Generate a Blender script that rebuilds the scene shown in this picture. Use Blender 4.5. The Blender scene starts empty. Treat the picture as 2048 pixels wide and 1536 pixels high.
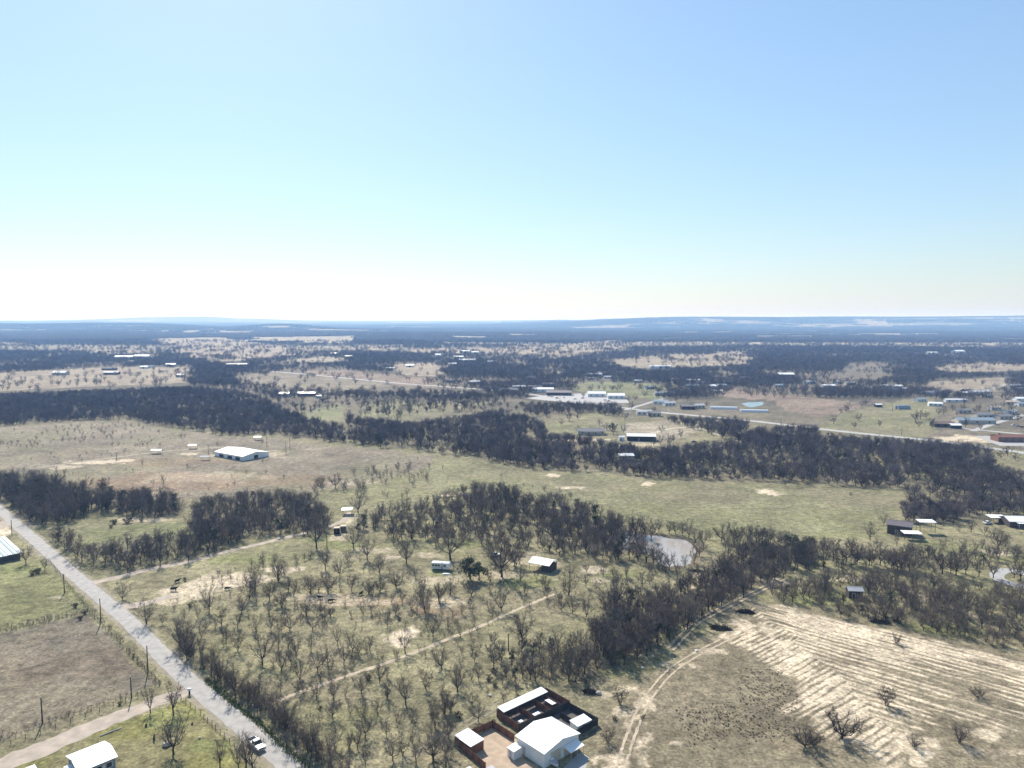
import bpy, bmesh, math, random
import numpy as np
from mathutils import Vector, Matrix
R = math.radians
random.seed(7)
scene = bpy.context.scene
COL = scene.collection

# ------------------------------------------------------------------ camera, sky, sun, exposure
CAM_H, PITCH, FPX = 100.0, R(5.15), 1420.0          # drone height, downward pitch, focal length in 2048-wide pixels
SUN_AZ, SUN_EL = R(-22.0), R(41.0)                  # azimuth from +Y towards +X
cam = bpy.data.cameras.new('camera'); camo = bpy.data.objects.new('camera', cam); COL.objects.link(camo)
cam.sensor_width = 36.0; cam.lens = FPX / 2048 * 36.0; cam.clip_start = 1.0; cam.clip_end = 120000.0
camo.location = (0, 0, CAM_H); camo.rotation_euler = (math.pi / 2 - PITCH, 0, 0)
scene.camera = camo
world = bpy.data.worlds.new('World'); scene.world = world; world.use_nodes = True
wn = world.node_tree.nodes; wl = world.node_tree.links
sky = wn.new('ShaderNodeTexSky'); sky.sky_type = 'NISHITA'; sky.sun_disc = False
sky.sun_elevation = SUN_EL; sky.sun_rotation = SUN_AZ; sky.altitude = 300.0
sky.air_density = 1.45; sky.dust_density = 0.55; sky.ozone_density = 9.0
sgm = wn.new('ShaderNodeGamma'); sgm.inputs[1].default_value = 0.74        # film-like shoulder over the whole sky
wl.new(sky.outputs[0], sgm.inputs[0]); wl.new(sgm.outputs[0], wn['Background'].inputs[0]); wn['Background'].inputs[1].default_value = 0.149
sun = bpy.data.lights.new('sun', 'SUN'); suno = bpy.data.objects.new('sun', sun); COL.objects.link(suno)
sun.energy = 5.0; sun.angle = R(0.5); sun.color = (1.0, 0.95, 0.88)
sdir = Vector((math.sin(SUN_AZ) * math.cos(SUN_EL), math.cos(SUN_AZ) * math.cos(SUN_EL), math.sin(SUN_EL)))
suno.rotation_euler = sdir.to_track_quat('Z', 'Y').to_euler(); suno.location = (0, 0, 500)
scene.view_settings.view_transform = 'Standard'; scene.view_settings.look = 'None'
scene.view_settings.gamma = 1.0; scene.view_settings.use_curve_mapping = False
scene.view_settings.exposure = 0.66
cy = scene.cycles
cy.max_bounces = 5; cy.diffuse_bounces = 2; cy.glossy_bounces = 2; cy.transmission_bounces = 2; cy.volume_bounces = 1
cy.transparent_max_bounces = 4; cy.use_denoising = True; cy.caustics_reflective = False; cy.caustics_refractive = False
HAZE = 1.15e-4

# ------------------------------------------------------------------ pixel <-> place
CP, SP = math.cos(PITCH), math.sin(PITCH)
def G(px, py, z=0.0):
    """point at height z on the ray through photo pixel (2048x1536)"""
    a = (px - 1024) / FPX; b = (768 - py) / FPX
    dx, dy, dz = a, CP + b * SP, -SP + b * CP
    t = (z - CAM_H) / dz
    return (dx * t, dy * t)
def proj(X, Y, Z):
    X = np.asarray(X, float); Y = np.asarray(Y, float)
    rz = np.asarray(Z, float) - CAM_H
    dep = Y * CP - rz * SP; up = Y * SP + rz * CP
    dep = np.where(dep < 1, 1, dep)
    return 1024 + FPX * X / dep, 768 - FPX * up / dep
def height_at(px, py, top_py):
    """height of a thing standing at (px,py) whose tip is seen at top_py"""
    X, Y = G(px, py); b = (768 - top_py) / FPX
    dy, dz = CP + b * SP, -SP + b * CP
    return CAM_H + dz * Y / dy
def Z5(ox, oy, s, pts): return [tuple([ox + p[0] / s, oy + p[1] / s] + [oy + v / s for v in p[2:]]) for p in pts]

# ------------------------------------------------------------------ numpy noise and polygons
def _hash(i, j, seed):
    n = (i * 374761393 + j * 668265263 + seed * 974711) & 0x7fffffff
    n = ((n ^ (n >> 13)) * 1274126177) & 0x7fffffff
    return ((n ^ (n >> 16)) & 0xffff) / 65535.0
def vnoise(x, y, seed=0):
    xi = np.floor(x).astype(np.int64); yi = np.floor(y).astype(np.int64)
    fx = x - xi; fy = y - yi; fx = fx * fx * (3 - 2 * fx); fy = fy * fy * (3 - 2 * fy)
    a = _hash(xi, yi, seed); b = _hash(xi + 1, yi, seed); c = _hash(xi, yi + 1, seed); d = _hash(xi + 1, yi + 1, seed)
    return (a + (b - a) * fx) * (1 - fy) + (c + (d - c) * fx) * fy
def fbm(x, y, size, octv=3, seed=0):
    x = np.asarray(x, float) / size; y = np.asarray(y, float) / size
    s = 0.0; amp = 0.5; tot = 0.0
    for o in range(octv):
        s = s + amp * vnoise(x, y, seed + o * 17); tot += amp; amp *= 0.5; x = x * 2.03 + 11.3; y = y * 2.03 + 5.7
    return s / tot
def inpoly(X, Y, P):
    X = np.asarray(X); Y = np.asarray(Y); ins = np.zeros(X.shape, bool); n = len(P); j = n - 1
    for i in range(n):
        xi, yi = P[i]; xj, yj = P[j]
        if yi != yj: ins ^= ((yi > Y) != (yj > Y)) & (X < (xj - xi) * (Y - yi) / (yj - yi) + xi)
        j = i
    return ins
def edgedist(X, Y, P):
    d = np.full(np.shape(X), 1e9); n = len(P)
    for i in range(n):
        d = np.minimum(d, segdist(X, Y, P[i], P[(i + 1) % n]))
    return d
def segdist(X, Y, A, B):
    ax, ay = A; bx, by = B; vx, vy = bx - ax, by - ay; L = vx * vx + vy * vy + 1e-9
    t = np.clip(((X - ax) * vx + (Y - ay) * vy) / L, 0, 1)
    return np.hypot(X - ax - t * vx, Y - ay - t * vy)
def linedist(X, Y, P):
    d = np.full(np.shape(X), 1e9)
    for i in range(len(P) - 1): d = np.minimum(d, segdist(X, Y, P[i], P[i + 1]))
    return d
def sstep(a, b, x): t = np.clip((x - a) / (b - a), 0, 1); return t * t * (3 - 2 * t)

# ------------------------------------------------------------------ terrain height: flat valley, far ridges
def terrain(X, Y):
    X = np.asarray(X, float); Y = np.asarray(Y, float)
    far = sstep(2600, 8000, Y)
    u = X / np.maximum(Y, 500)
    z = far * (fbm(X, Y * 1.6, 2600, 3, 91) - 0.5) * 60
    z = z + sstep(8200, 10500, Y) * sstep(-0.1, 0.25, u) * (112 + 60 * np.clip(u, 0, 1) + 22 * (fbm(X, Y, 3500, 2, 5) - 0.5))   # mesa
    z = z + sstep(6200, 7600, Y) * (1 - sstep(7600, 9500, Y)) * (1 - sstep(-0.52, -0.36, u)) * 55               # near ridge
    z = z + np.exp(-((Y - 7300) / 500) ** 2) * np.exp(-((u + 0.33) / 0.06) ** 2) * 45
    z = z + sstep(13000, 19000, Y) * 62 * (1 - sstep(-.1, .3, u)) + sstep(16000, 20000, Y) * np.exp(-((u + 0.47) / 0.14) ** 2) * 120
    z = z + sstep(12000, 19000, Y) * (fbm(X, Y, 6000, 3, 33) - 0.5) * 45
    return z

# ------------------------------------------------------------------ ground cover
S_GRASS = (0.208, 0.187, 0.108); S_OLIVE = (0.188, 0.180, 0.090); S_GREEN = (0.180, 0.182, 0.092)
S_DRY = (0.158, 0.135, 0.098); S_TAN = (0.275, 0.228, 0.165); S_PINK = (0.225, 0.172, 0.130); S_SAND = (0.56, 0.465, 0.335)
S_WOOD = (0.105, 0.092, 0.066); S_MEAD = (0.188, 0.176, 0.098); S_LOT = (0.42, 0.40, 0.37); S_HILL = (0.208, 0.176, 0.126)
S_PALE = (0.29, 0.25, 0.18)
FIELDS = [  # (colour, polygon in photo pixels, edge softness m)
 (S_TAN,  [(-40,748),(200,735),(378,734),(378,764),(310,768),(156,774),(-40,786)]),
 (S_HILL, [(455,759),(520,742),(700,757),(790,770),(720,778),(560,784)]),
 (S_PINK, [(590,742),(700,740),(870,757),(865,776),(780,767),(650,750)]),
 (S_GREEN,[(600,828),(656,812),(682,808),(686,840),(646,842)]),
 (S_MEAD, [(724,830),(727,812),(773,800),(878,804),(977,806),(930,818),(885,824),(786,838)]),
 (S_GREEN,[(1110,772),(1200,763),(1290,765),(1340,772),(1320,797),(1250,796),(1170,787)]),
 (S_MEAD, [(1095,845),(1150,828),(1190,825),(1240,835),(1260,850),(1230,872),(1170,872),(1100,866)]),
 (S_PALE, [(1250,848),(1330,842),(1405,848),(1405,862),(1330,890),(1240,885)]),
 (S_DRY,  [(1350,824),(1422,816),(1531,826),(1640,837),(1645,857),(1515,845)]),
 (S_PINK, [(1405,790),(1482,777),(1515,785),(1661,798),(1739,806),(1697,821),(1640,834),(1567,822),(1541,800),(1470,796)]),
 (S_MEAD, [(1814,795),(1866,793),(1869,829),(1890,840),(1880,862),(1838,876),(1744,870),(1645,857),(1682,828),(1741,810)]),
 (S_DRY,  [(1880,826),(2100,830),(2100,905),(1990,890),(1860,878)]),
 (S_TAN,  [(1853,763),(2023,754),(1997,782),(1905,782),(1860,775)]),
 (S_DRY,  [(1728,725),(1775,722),(1801,746),(1775,757),(1661,756),(1684,740)]),
 (S_PALE, [(1640,690),(1880,692),(2080,691),(2080,685),(1775,685),(1640,687)]),
 (S_PALE, [(1260,687),(1515,689),(1640,691),(1640,686),(1377,683),(1260,683)]),
 (S_TAN,  [(1060,712),(1156,684),(1247,679),(1255,699),(1182,708),(1110,716)]),
 (S_TAN,  [(1000,706),(1000,696),(1070,690),(1100,700),(1052,710)]),
 (S_TAN,  [(1190,718),(1338,710),(1482,702),(1520,717),(1469,731),(1273,736)]),
 (S_HILL, [(1400,748),(1469,740),(1455,753)]),
 (S_TAN,  [(1073,741),(1122,737),(1140,747)]),
 (S_PALE, [(500,682),(500,675),(708,673),(716,677),(692,687),(560,684)]),
 (S_TAN,  [(300,678),(443,675),(531,688),(646,704),(560,712),(531,718),(443,723),(370,711),(330,696)]),
 (S_TAN,  [(130,699),(221,699),(320,704),(312,713),(234,709)]),
 (S_DRY,  [(-40,694),(-40,684),(65,684),(52,693)]),
 (S_TAN,  [(724,690),(786,692),(786,701),(740,699)]),
 (S_TAN,  [(812,698),(943,695),(1031,697),(1031,705),(943,708),(820,703)]),
 (S_PALE, [(898,676),(979,677),(979,674),(898,673)]), (S_PALE, [(1005,673),(1075,672),(1075,669),(1005,670)]),
 (S_PALE, [(1135,666),(1194,662),(1194,660),(1135,663)]), (S_TAN, [(1700,655),(1790,657),(1790,655.5),(1700,654)]),
 (S_TAN,  [(773,730),(890,725),(900,732),(865,754),(800,748)]),
 (S_PALE, [(560,722),(640,712),(700,715),(660,725)]),
 (S_TAN,  [(1860,735),(1960,725),(2080,730),(2080,740),(1900,745)]),
 # middle distance
 (S_HILL, [(-60,862),(62,851),(255,842),(312,854),(443,875),(531,876),(646,890),(724,897),(872,912),(850,940),(700,975),(560,995),(350,995),(180,972),(-60,960)]),
 (S_MEAD, [(800,960),(870,925),(950,920),(1000,930),(1078,944),(1208,949),(1338,962),(1567,968),(1723,979),(1815,985),(1815,1005),(1780,1045),(1690,1066),(1540,1072),(1380,1066),(1270,1050),(1120,1010),(960,985)]),
 # near paddocks
 (S_OLIVE,[(-90,1120),(100,1112),(186,1216),(-90,1286)]),
 (S_DRY,  [(-90,1290),(176,1224),(318,1368),(-90,1512)]),
 ((0.195,0.182,0.070), [(-60,1540),(120,1478),(385,1392),(470,1480),(540,1620),(-60,1640)]),
 (S_GREEN,[(160,1055),(360,1040),(380,1060),(250,1078),(180,1090)]),
 (S_OLIVE,[(1850,1075),(1790,1065),(1990,1095),(2100,1110),(2100,1140),(1820,1100)]),
]
SPOTS = [  # pale bare soil: (px, py, half width px, half height px, strength)
 (1107,951,18,3,1),(1140,975,28,3,.8),(1297,967,14,4,1),(1540,985,28,5,.9),(800,1275,30,17,1),(826,1262,12,10,.9),
 (390,1180,60,18,.75),(470,1160,75,14,.75),(350,1200,40,10,.6),(560,1140,50,8,.7),(640,1196,90,12,.4),(720,1205,60,10,.4),
 (1060,1120,60,14,.35),(880,1160,40,8,.4),(890,1205,50,16,.45),(1000,1150,40,8,.4),(1190,1140,25,8,.6),(1200,1160,18,6,.6),
 (1390,1150,14,6,.9),(1375,1170,10,10,.7),(780,1115,20,5,.5),(860,1110,25,6,.5),(190,925,55,4,.8),(130,935,28,4,.6),(245,922,26,3,.9),
 (380,908,20,2.5,.9),(500,910,70,8,.4),(1990,1105,30,6,.6),(680,1075,22,8,.5),(700,1040,14,14,.5),(115,1195,14,4,.4),(900,990,22,3,.7),
 (400,955,120,12,.25),(240,990,120,8,.3),(280,1040,60,5,.45),(700,965,60,5,.4),(1700,1160,60,4,.5),(1850,1200,50,5,.5),(1180,1012,10,3,.6),
 (20,1060,30,14,.9),(250,1110,30,4,.3),(1150,880,60,3,.7),(1280,890,50,3,.5),(1950,878,60,6,.9),(740,1100,40,5,.45),(1560,1165,14,8,.8),
]
REDDISH = [(330,965,170,18,.55),(590,960,80,12,.4),(700,1200,110,14,.4),(330,925,120,8,.35),(120,1330,110,40,.14),(230,1340,60,20,.14),(870,1220,60,14,.35),(1360,1500,0,0,0)]
GREENS = [(480,1120,70,8,.6),(700,1090,60,10,.6),(880,1145,30,8,.7),(1060,1165,60,14,.6),(640,1080,30,8,.5),(20,1140,60,10,.7),(930,1090,40,8,.7),
          (330,1440,60,25,.6),(420,1490,40,15,.6),(1240,1150,40,10,.5),(1270,1350,60,15,.4),(560,1340,60,20,.25),(640,1440,120,40,.25),(1400,1255,80,18,.25),(1640,1195,90,16,.7),(1900,1260,90,20,.6),(440,1420,14,14,.7),(520,1490,14,14,.7),(1700,1070,90,8,.4),(1330,1500,60,14,.4)]
WORLD_FIELDS = [(c, [G(*p) for p in P]) for c, P in FIELDS]
def blobs(X, Y, L, seed):
    w = np.zeros(np.shape(X))
    for i, (px, py, hw, hh, s) in enumerate(L):
        if s <= 0: continue
        cx, cy_ = G(px, py); rx = abs(G(px + hw, py)[0] - cx); y0 = G(px, py + hh)[1]; y1 = G(px, py - hh)[1]; ry = (y1 - y0) / 2; cy_ = (y0 + y1) / 2
        m = (np.abs(X - cx) < rx * 2.2) & (np.abs(Y - cy_) < ry * 2.2)
        if not m.any(): continue
        xx, yy = X[m], Y[m]
        q = np.hypot((xx - cx) / rx, (yy - cy_) / ry) + (fbm(xx, yy, min(rx, ry) * .7 + .5, 3, seed + i) - 0.5) * 1.5
        w[m] = np.maximum(w[m], s * (1 - sstep(0.75, 1.15, q)))
    return w
CLEAR_POLY = [G(*p) for p in [(1505,1206),(1560,1212),(1660,1232),(1800,1262),(1930,1290),(2120,1322),(2120,1640),(1130,1640),(1190,1480),(1240,1400),(1330,1335),(1420,1268)]]
SAND_POLY = [G(*p) for p in [(1500,1212),(1560,1216),(1660,1238),(1800,1268),(1930,1298),(2120,1335),(2120,1480),(1960,1450),(1880,1440),(1830,1475),(1830,1530),(1770,1536),(1730,1490),(1660,1480),(1590,1440),(1560,1425),(1600,1390),(1560,1350),(1490,1300),(1440,1275)]]
DIV_A, DIV_B = G(1530,1228), G(1840,1500)
_a0, _a1 = G(1545,1255), G(2000,1385); SA = math.atan2(_a1[1] - _a0[1], _a1[0] - _a0[0])
_b0, _b1 = G(1560,1445), G(1665,1380); SB = math.atan2(_b1[1] - _b0[1], _b1[0] - _b0[0])
SANDY2 = [(1275,1470,26,46,.85),(1290,1405,18,20,.7),(1250,1380,22,10,.7),(1420,1305,30,7,.5),(1360,1330,34,8,.5),(1230,1530,50,22,.8),(1352,1492,14,8,.9),(1500,1255,50,16,.8),(1240,1425,14,14,.5),(1830,1500,50,34,.8),(1970,1470,40,14,.6),(1975,1505,60,10,.4),(1560,1215,40,5,.7),(1290,1310,30,6,.4),(1210,1390,16,8,.6)]
def stripe(X, Y, ang, per, seed):
    v = -X * math.sin(ang) + Y * math.cos(ang); uu = X * math.cos(ang) + Y * math.sin(ang)
    v = v + (fbm(X, Y, 26, 2, seed) - .5) * 1.1 + (fbm(X, Y, 3, 2, seed + 5) - .5) * 0.35
    s = (0.5 + 0.5 * np.sin(2 * math.pi * v / per)) ** .6
    return s + (fbm(uu * .30, v * 2.2, 2.2, 3, seed + 9) - .5) * 2.0
def cleared(X, Y):
    """weights of pale windrow soil and the ridge height in the cleared field"""
    ed = edgedist(X, Y, SAND_POLY) * np.where(inpoly(X, Y, SAND_POLY), 1, -1) + (fbm(X, Y, 7, 3, 71) - .5) * 9
    side = (DIV_B[0] - DIV_A[0]) * (Y - DIV_A[1]) - (DIV_B[1] - DIV_A[1]) * (X - DIV_A[0]) + (fbm(X, Y, 6, 2, 77) - .5) * 700
    s = np.where(side > 0, stripe(X, Y, SA, 2.5, 51), stripe(X + (fbm(X, Y, 12, 2, 63) - .5) * 1.2, Y, SB, 1.9, 61) + (fbm(X, Y, 6, 3, 64) - .5) * 1.4)
    big = fbm(X, Y, 26, 3, 81)
    w = .92 * sstep(0.18, 0.80, s + (big - 0.5) * 2.8 + 0.22) * sstep(-1.0, 3.0, ed)
    return w, (s - .5) * sstep(-2, 3, ed)
def cover(X, Y):
    shp = np.shape(X); X = np.ravel(np.asarray(X, float)); Y = np.ravel(np.asarray(Y, float))
    d = np.maximum(Y, 120)
    wx = X + (fbm(X, Y, 16, 3, 1) - .5) * (5 + d * .008) + (fbm(X, Y, 90, 2, 3) - .5) * d * .02
    wy = Y + (fbm(X, Y, 16, 3, 2) - .5) * (5 + d * .016) + (fbm(X, Y, 90, 2, 4) - .5) * d * .03
    c = np.empty((len(X), 3)); c[:] = S_GRASS
    farw = sstep(560, 900, Y)[:, None]; c = c * (1 - farw) + np.array(S_WOOD) * farw
    vf = sstep(2000, 3600, Y)[:, None]; c = c * (1 - vf) + np.array((.055, .050, .042)) * vf
    n1 = fbm(X, Y, 130, 3, 8); scr = (sstep(.56, .66, n1) * sstep(600, 900, Y) * (1 - sstep(1700, 2600, Y)))[:, None]
    c = c * (1 - .8 * scr) + np.array(S_DRY) * .8 * scr
    n2 = fbm(X, Y * 3.4, 1300, 4, 9); gap = (sstep(.57, .63, n2 - .05 * (1 - sstep(3000, 4200, Y))) * sstep(2000, 2800, Y))[:, None]
    c = c * (1 - .75 * gap) + np.array(S_PALE) * .75 * gap
    for col, P in WORLD_FIELDS:
        m = inpoly(wx, wy, P)
        if m.any(): c[m] = col
    # the wooded floor under the near woods is litter brown
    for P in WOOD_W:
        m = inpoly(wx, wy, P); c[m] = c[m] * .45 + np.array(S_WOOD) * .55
    # mottling of grass, straw and soil
    m1 = fbm(X, Y, 22, 4, 21) - .5; m2 = fbm(X, Y, 5, 3, 22) - .5; m3 = fbm(X, Y, 60, 3, 23) - .5
    m4 = fbm(X, Y, 1.6, 2, 28) - .5; c = c * (1 + 0.6 * m1 + 0.55 * m2 + .35 * m3 + .35 * m4)[:, None]
    straw = (sstep(.50, .66, fbm(X, Y, 30, 4, 24)) * .42 * (1 - sstep(900, 1600, Y)))[:, None]; c = c * (1 - straw) + np.array((.225, .19, .125)) * straw
    grn = (sstep(.54, .68, fbm(X, Y, 44, 3, 26)) * .22 * (1 - sstep(500, 900, Y)))[:, None]; c = c * (1 - grn) + np.array((.155, .165, .06)) * grn
    for L, col, sd in ((GREENS, (.172, .182, .070), 300), (REDDISH, (.25, .165, .105), 400), (SPOTS, S_SAND, 500)):
        w = blobs(X, Y, L, sd)[:, None]; c = c * (1 - w) + np.array(col) * w
    m = inpoly(X, Y, CLEAR_POLY) | (edgedist(X, Y, CLEAR_POLY) < 10) if shp else False
    if np.any(m):
        x, y = X[m], Y[m]
        ins = sstep(-5, 4, edgedist(x, y, CLEAR_POLY) * np.where(inpoly(x, y, CLEAR_POLY), 1, -1) + (fbm(x, y, 8, 3, 72) - .5) * 12)[:, None]
        brown = np.array((.190, .157, .106)); cc = c[m] * (1 - ins * .8) + brown * (1 + .8 * (fbm(x, y, 12, 4, 73) - .5))[:, None] * ins * .8
        w, _ = cleared(x, y); w = np.maximum(w, blobs(x, y, SANDY2, 600) * sstep(.3, .55, fbm(x, y, 4, 3, 75)))[:, None] * .93
        sand = np.array(S_SAND) * (0.86 + .35 * fbm(x, y, 9, 3, 74))[:, None]
        c[m] = cc * (1 - w) + sand * w
    return np.clip(c, .01, .8).reshape(shp + (3,))

# ------------------------------------------------------------------ woods: visible outlines in the photo
WOOD_A = [(-60,788),(156,779),(312,773),(400,771),(470,778),(530,792),(575,815),(620,832),(688,846),(692,888),(591,876),(531,871),(443,871),(312,850),(255,838),(62,848),(-60,860)]
WOOD_B = [(694,822),(720,834),(776,836),(825,842),(890,832),(943,826),(1000,815),(1039,826),(1086,840),(1096,862),(1156,869),(1247,882),(1281,893),(1354,892),(1390,884),(1456,879),(1482,862),(1515,853),(1593,847),(1632,850),(1650,863),(1741,871),(1853,876),(1921,881),(1984,894),(1989,925),(2110,960),(2110,1025),(1960,1015),(1900,1045),(1830,1045),(1815,990),(1801,978),(1723,976),(1567,965),(1338,959),(1208,946),(1078,941),(1000,927),(943,915),(872,907),(724,892),(698,888)]
WOOD_C = [(682,780),(760,782),(851,777),(955,780),(995,793),(955,803),(860,800),(776,797)]
WOOD_D = [(1034,802),(1130,802),(1234,804),(1252,821),(1234,834),(1182,826),(1117,828),(1086,836),(1050,828)]
WOOD_E = [(1330,829),(1416,832),(1495,834),(1502,850),(1470,880),(1443,878),(1398,862),(1325,842)]
WOOD_N1 = [(-60,945),(50,935),(110,945),(130,960),(215,958),(225,972),(340,978),(362,985),(365,1030),(300,1037),(200,1022),(165,1034),(140,1046),(62,1052),(0,1012),(-60,975)]
WOOD_N2 = [(392,990),(500,978),(620,985),(650,1015),(678,1040),(655,1072),(600,1078),(520,1072),(470,1092),(370,1127),(300,1137),(240,1152),(165,1152),(130,1110),(82,1062),(120,1050),(180,1087),(260,1067),(370,1060),(385,1020)]
WOOD_N3 = [(700,1030),(760,1005),(860,990),(940,965),(1000,962),(1060,985),(1140,985),(1200,1005),(1262,1040),(1240,1075),(1180,1108),(1010,1112),(930,1088),(850,1092),(760,1085),(710,1065)]
WOOD_N4 = [(520,985),(620,955),(720,930),(850,915),(900,935),(910,955),(880,985),(780,1005),(700,1000),(600,1000)]
WOOD_N5 = [(1180,1185),(1330,1160),(1420,1125),(1500,1075),(1640,1090),(1620,1130),(1560,1160),(1490,1190),(1420,1232),(1340,1290),(1240,1338),(1160,1362),(1075,1372),(1000,1370),(950,1310),(1050,1255),(1130,1265),(1230,1220)]
WOOD_N6 = [(1530,1160),(1620,1140),(1760,1130),(1900,1150),(2110,1170),(2110,1318),(1950,1287),(1800,1248),(1650,1222),(1545,1205)]
WOOD_N7 = [(1390,1065),(1500,1050),(1640,1075),(1800,1085),(1920,1090),(2110,1090),(2110,1165),(1860,1150),(1760,1140),(1640,1150),(1520,1130)]
WOOD_N8 = [(1800,1000),(1900,1000),(2110,985),(2110,1032),(1990,1040),(1900,1050),(1815,1052)]
WOOD_N9 = [(1640,1075),(1900,1040),(2110,1060),(2110,1120),(1900,1110),(1740,1100)]
WOOD_W = [[G(*p) for p in P] for P in (WOOD_A, WOOD_B, WOOD_N1, WOOD_N2, WOOD_N8)]

# ------------------------------------------------------------------ materials
MATS = {}
def mat(name, rgb, rough=.8, var=.25, scale=1.5, metal=0.0, bump=0.0, stretch=None, rgb2=None, spec=.3, tone=0.0):
    if name in MATS: return MATS[name]
    m = bpy.data.materials.new(name); m.use_nodes = True; nt = m.node_tree; N, L = nt.nodes, nt.links
    b = N['Principled BSDF']; b.inputs['Roughness'].default_value = rough; b.inputs['Metallic'].default_value = metal
    b.inputs['Specular IOR Level'].default_value = spec
    tc = N.new('ShaderNodeTexCoord'); src = tc.outputs['Object']
    if stretch:
        mp = N.new('ShaderNodeMapping'); mp.inputs['Scale'].default_value = stretch; L.new(src, mp.inputs[0]); src = mp.outputs[0]
    nz = N.new('ShaderNodeTexNoise'); nz.inputs['Scale'].default_value = scale; nz.inputs['Detail'].default_value = 5; L.new(src, nz.inputs['Vector'])
    rp = N.new('ShaderNodeValToRGB'); rp.color_ramp.elements[0].position = .3; rp.color_ramp.elements[1].position = .7
    lo = rgb2 if rgb2 else tuple(c * (1 - var) for c in rgb)
    rp.color_ramp.elements[0].color = (*lo, 1); rp.color_ramp.elements[1].color = (*(min(1, c * (1 + var * .4)) for c in rgb), 1)
    L.new(nz.outputs['Fac'], rp.inputs[0]); L.new(rp.outputs[0], b.inputs['Base Color'])
    if bump:
        bp = N.new('ShaderNodeBump'); bp.inputs['Strength'].default_value = bump; bp.inputs['Distance'].default_value = .05
        L.new(nz.outputs['Fac'], bp.inputs['Height']); L.new(bp.outputs[0], b.inputs['Normal'])
    if tone:
        oi = N.new('ShaderNodeObjectInfo'); mr = N.new('ShaderNodeMapRange'); mr.inputs[3].default_value = 1 - tone; mr.inputs[4].default_value = 1 + tone; L.new(oi.outputs['Random'], mr.inputs[0])
        vm = N.new('ShaderNodeVectorMath'); vm.operation = 'SCALE'; L.new(rp.outputs[0], vm.inputs[0]); L.new(mr.outputs[0], vm.inputs['Scale']); L.new(vm.outputs[0], b.inputs['Base Color'])
    MATS[name] = m; return m
def soil_mat(name, detail=1.0):
    m = bpy.data.materials.new(name); m.use_nodes = True; nt = m.node_tree; N, L = nt.nodes, nt.links
    b = N['Principled BSDF']; b.inputs['Roughness'].default_value = .95; b.inputs['Specular IOR Level'].default_value = .1
    at = N.new('ShaderNodeAttribute'); at.attribute_name = 'cover'
    tc = N.new('ShaderNodeTexCoord')
    def nz(scale, det=4):
        n = N.new('ShaderNodeTexNoise'); n.inputs['Scale'].default_value = scale; n.inputs['Detail'].default_value = det; n.inputs['Roughness'].default_value = .6
        L.new(tc.outputs['Object'], n.inputs['Vector']); return n
    n1, n2, n3 = nz(.35), nz(1.3), nz(.05, 6)
    def mr(n, a, c, fa=.3, fb=.7):
        r = N.new('ShaderNodeMapRange'); r.inputs[1].default_value = fa; r.inputs[2].default_value = fb; r.inputs[3].default_value = a; r.inputs[4].default_value = c
        L.new(n.outputs['Fac'], r.inputs[0]); return r.outputs[0]
    def mul(a, bb):
        q = N.new('ShaderNodeMath'); q.operation = 'MULTIPLY'; L.new(a, q.inputs[0]); L.new(bb, q.inputs[1]); return q.outputs[0]
    f = mul(mul(mr(n1, .56, 1.38), mr(n2, .50, 1.42)), mr(n3, .80, 1.20))
    vm = N.new('ShaderNodeVectorMath'); vm.operation = 'SCALE'; L.new(at.outputs['Color'], vm.inputs[0]); L.new(f, vm.inputs['Scale'])
    L.new(vm.outputs[0], b.inputs['Base Color'])
    bp = N.new('ShaderNodeBump'); bp.inputs['Strength'].default_value = .5; bp.inputs['Distance'].default_value = .25
    L.new(n2.outputs['Fac'], bp.inputs['Height']); L.new(bp.outputs[0], b.inputs['Normal'])
    MATS[name] = m; return m
GROUND_M = soil_mat('grass_and_soil')
WHITE_ROOF = mat('white_metal_roof', (.80, .80, .78), .45, .06, .8, stretch=(1, 6, 1))
GREY_ROOF = mat('grey_metal_roof', (.42, .42, .43), .5, .15, .8)
DARK_ROOF = mat('brown_grey_roof', (.16, .135, .14), .6, .15, .8)
TAN_ROOF = mat('weathered_tan_roof', (.45, .36, .28), .7, .2, 1)
GREEN_ROOF = mat('pale_green_roof', (.36, .45, .43), .5, .18, .7, stretch=(.2, 5, 1))
SHINGLE = mat('grey_shingle', (.20, .20, .21), .9, .3, 2)
BLUEGREY = mat('blue_grey_roof', (.24, .29, .34), .8, .2, 1)
REDROOF = mat('red_brown_roof', (.20, .095, .07), .85, .25, 2)
WHITE_WALL = mat('white_siding', (.72, .72, .71), .6, .08, 1)
BEIGE_WALL = mat('beige_siding', (.50, .45, .37), .8, .12, 1)
BROWN_WALL = mat('dark_brown_siding', (.085, .065, .06), .8, .25, 1.5)
BRICK = mat('red_brown_brick', (.22, .11, .08), .9, .25, 4)
RUST = mat('rusty_panel', (.20, .092, .058), .85, .45, 1.2, stretch=(1, 1, .3))
DARKPANEL = mat('dark_panel', (.035, .032, .032), .8, .3, 1.5)
DARK_IN = mat('dark_opening', (.02, .02, .022), .9, .2, 1)
WOODM = mat('weathered_wood', (.14, .115, .09), .9, .35, 3)
POLEM = mat('pole_wood', (.075, .058, .045), .9, .3, 3)
WIREM = mat('fence_wire', (.12, .11, .10), .6, .2, 3, metal=.5)
BARK = mat('bark', (.050, .040, .034), .95, .35, 2.5)
TWIG = mat('twigs', (.172, .138, .110), .95, .3, .5, tone=.3)
TWIGD = mat('wood_twigs', (.132, .106, .106), .95, .35, .35, tone=.55)
TWIGN = mat('belt_twigs', (.150, .122, .106), .95, .35, .35, tone=.35)
LEAF = mat('evergreen_leaves', (.045, .062, .026), .8, .45, 1.2)
SHRUBL = mat('shrub_leaves', (.055, .055, .030), .85, .4, 1.5)
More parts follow.
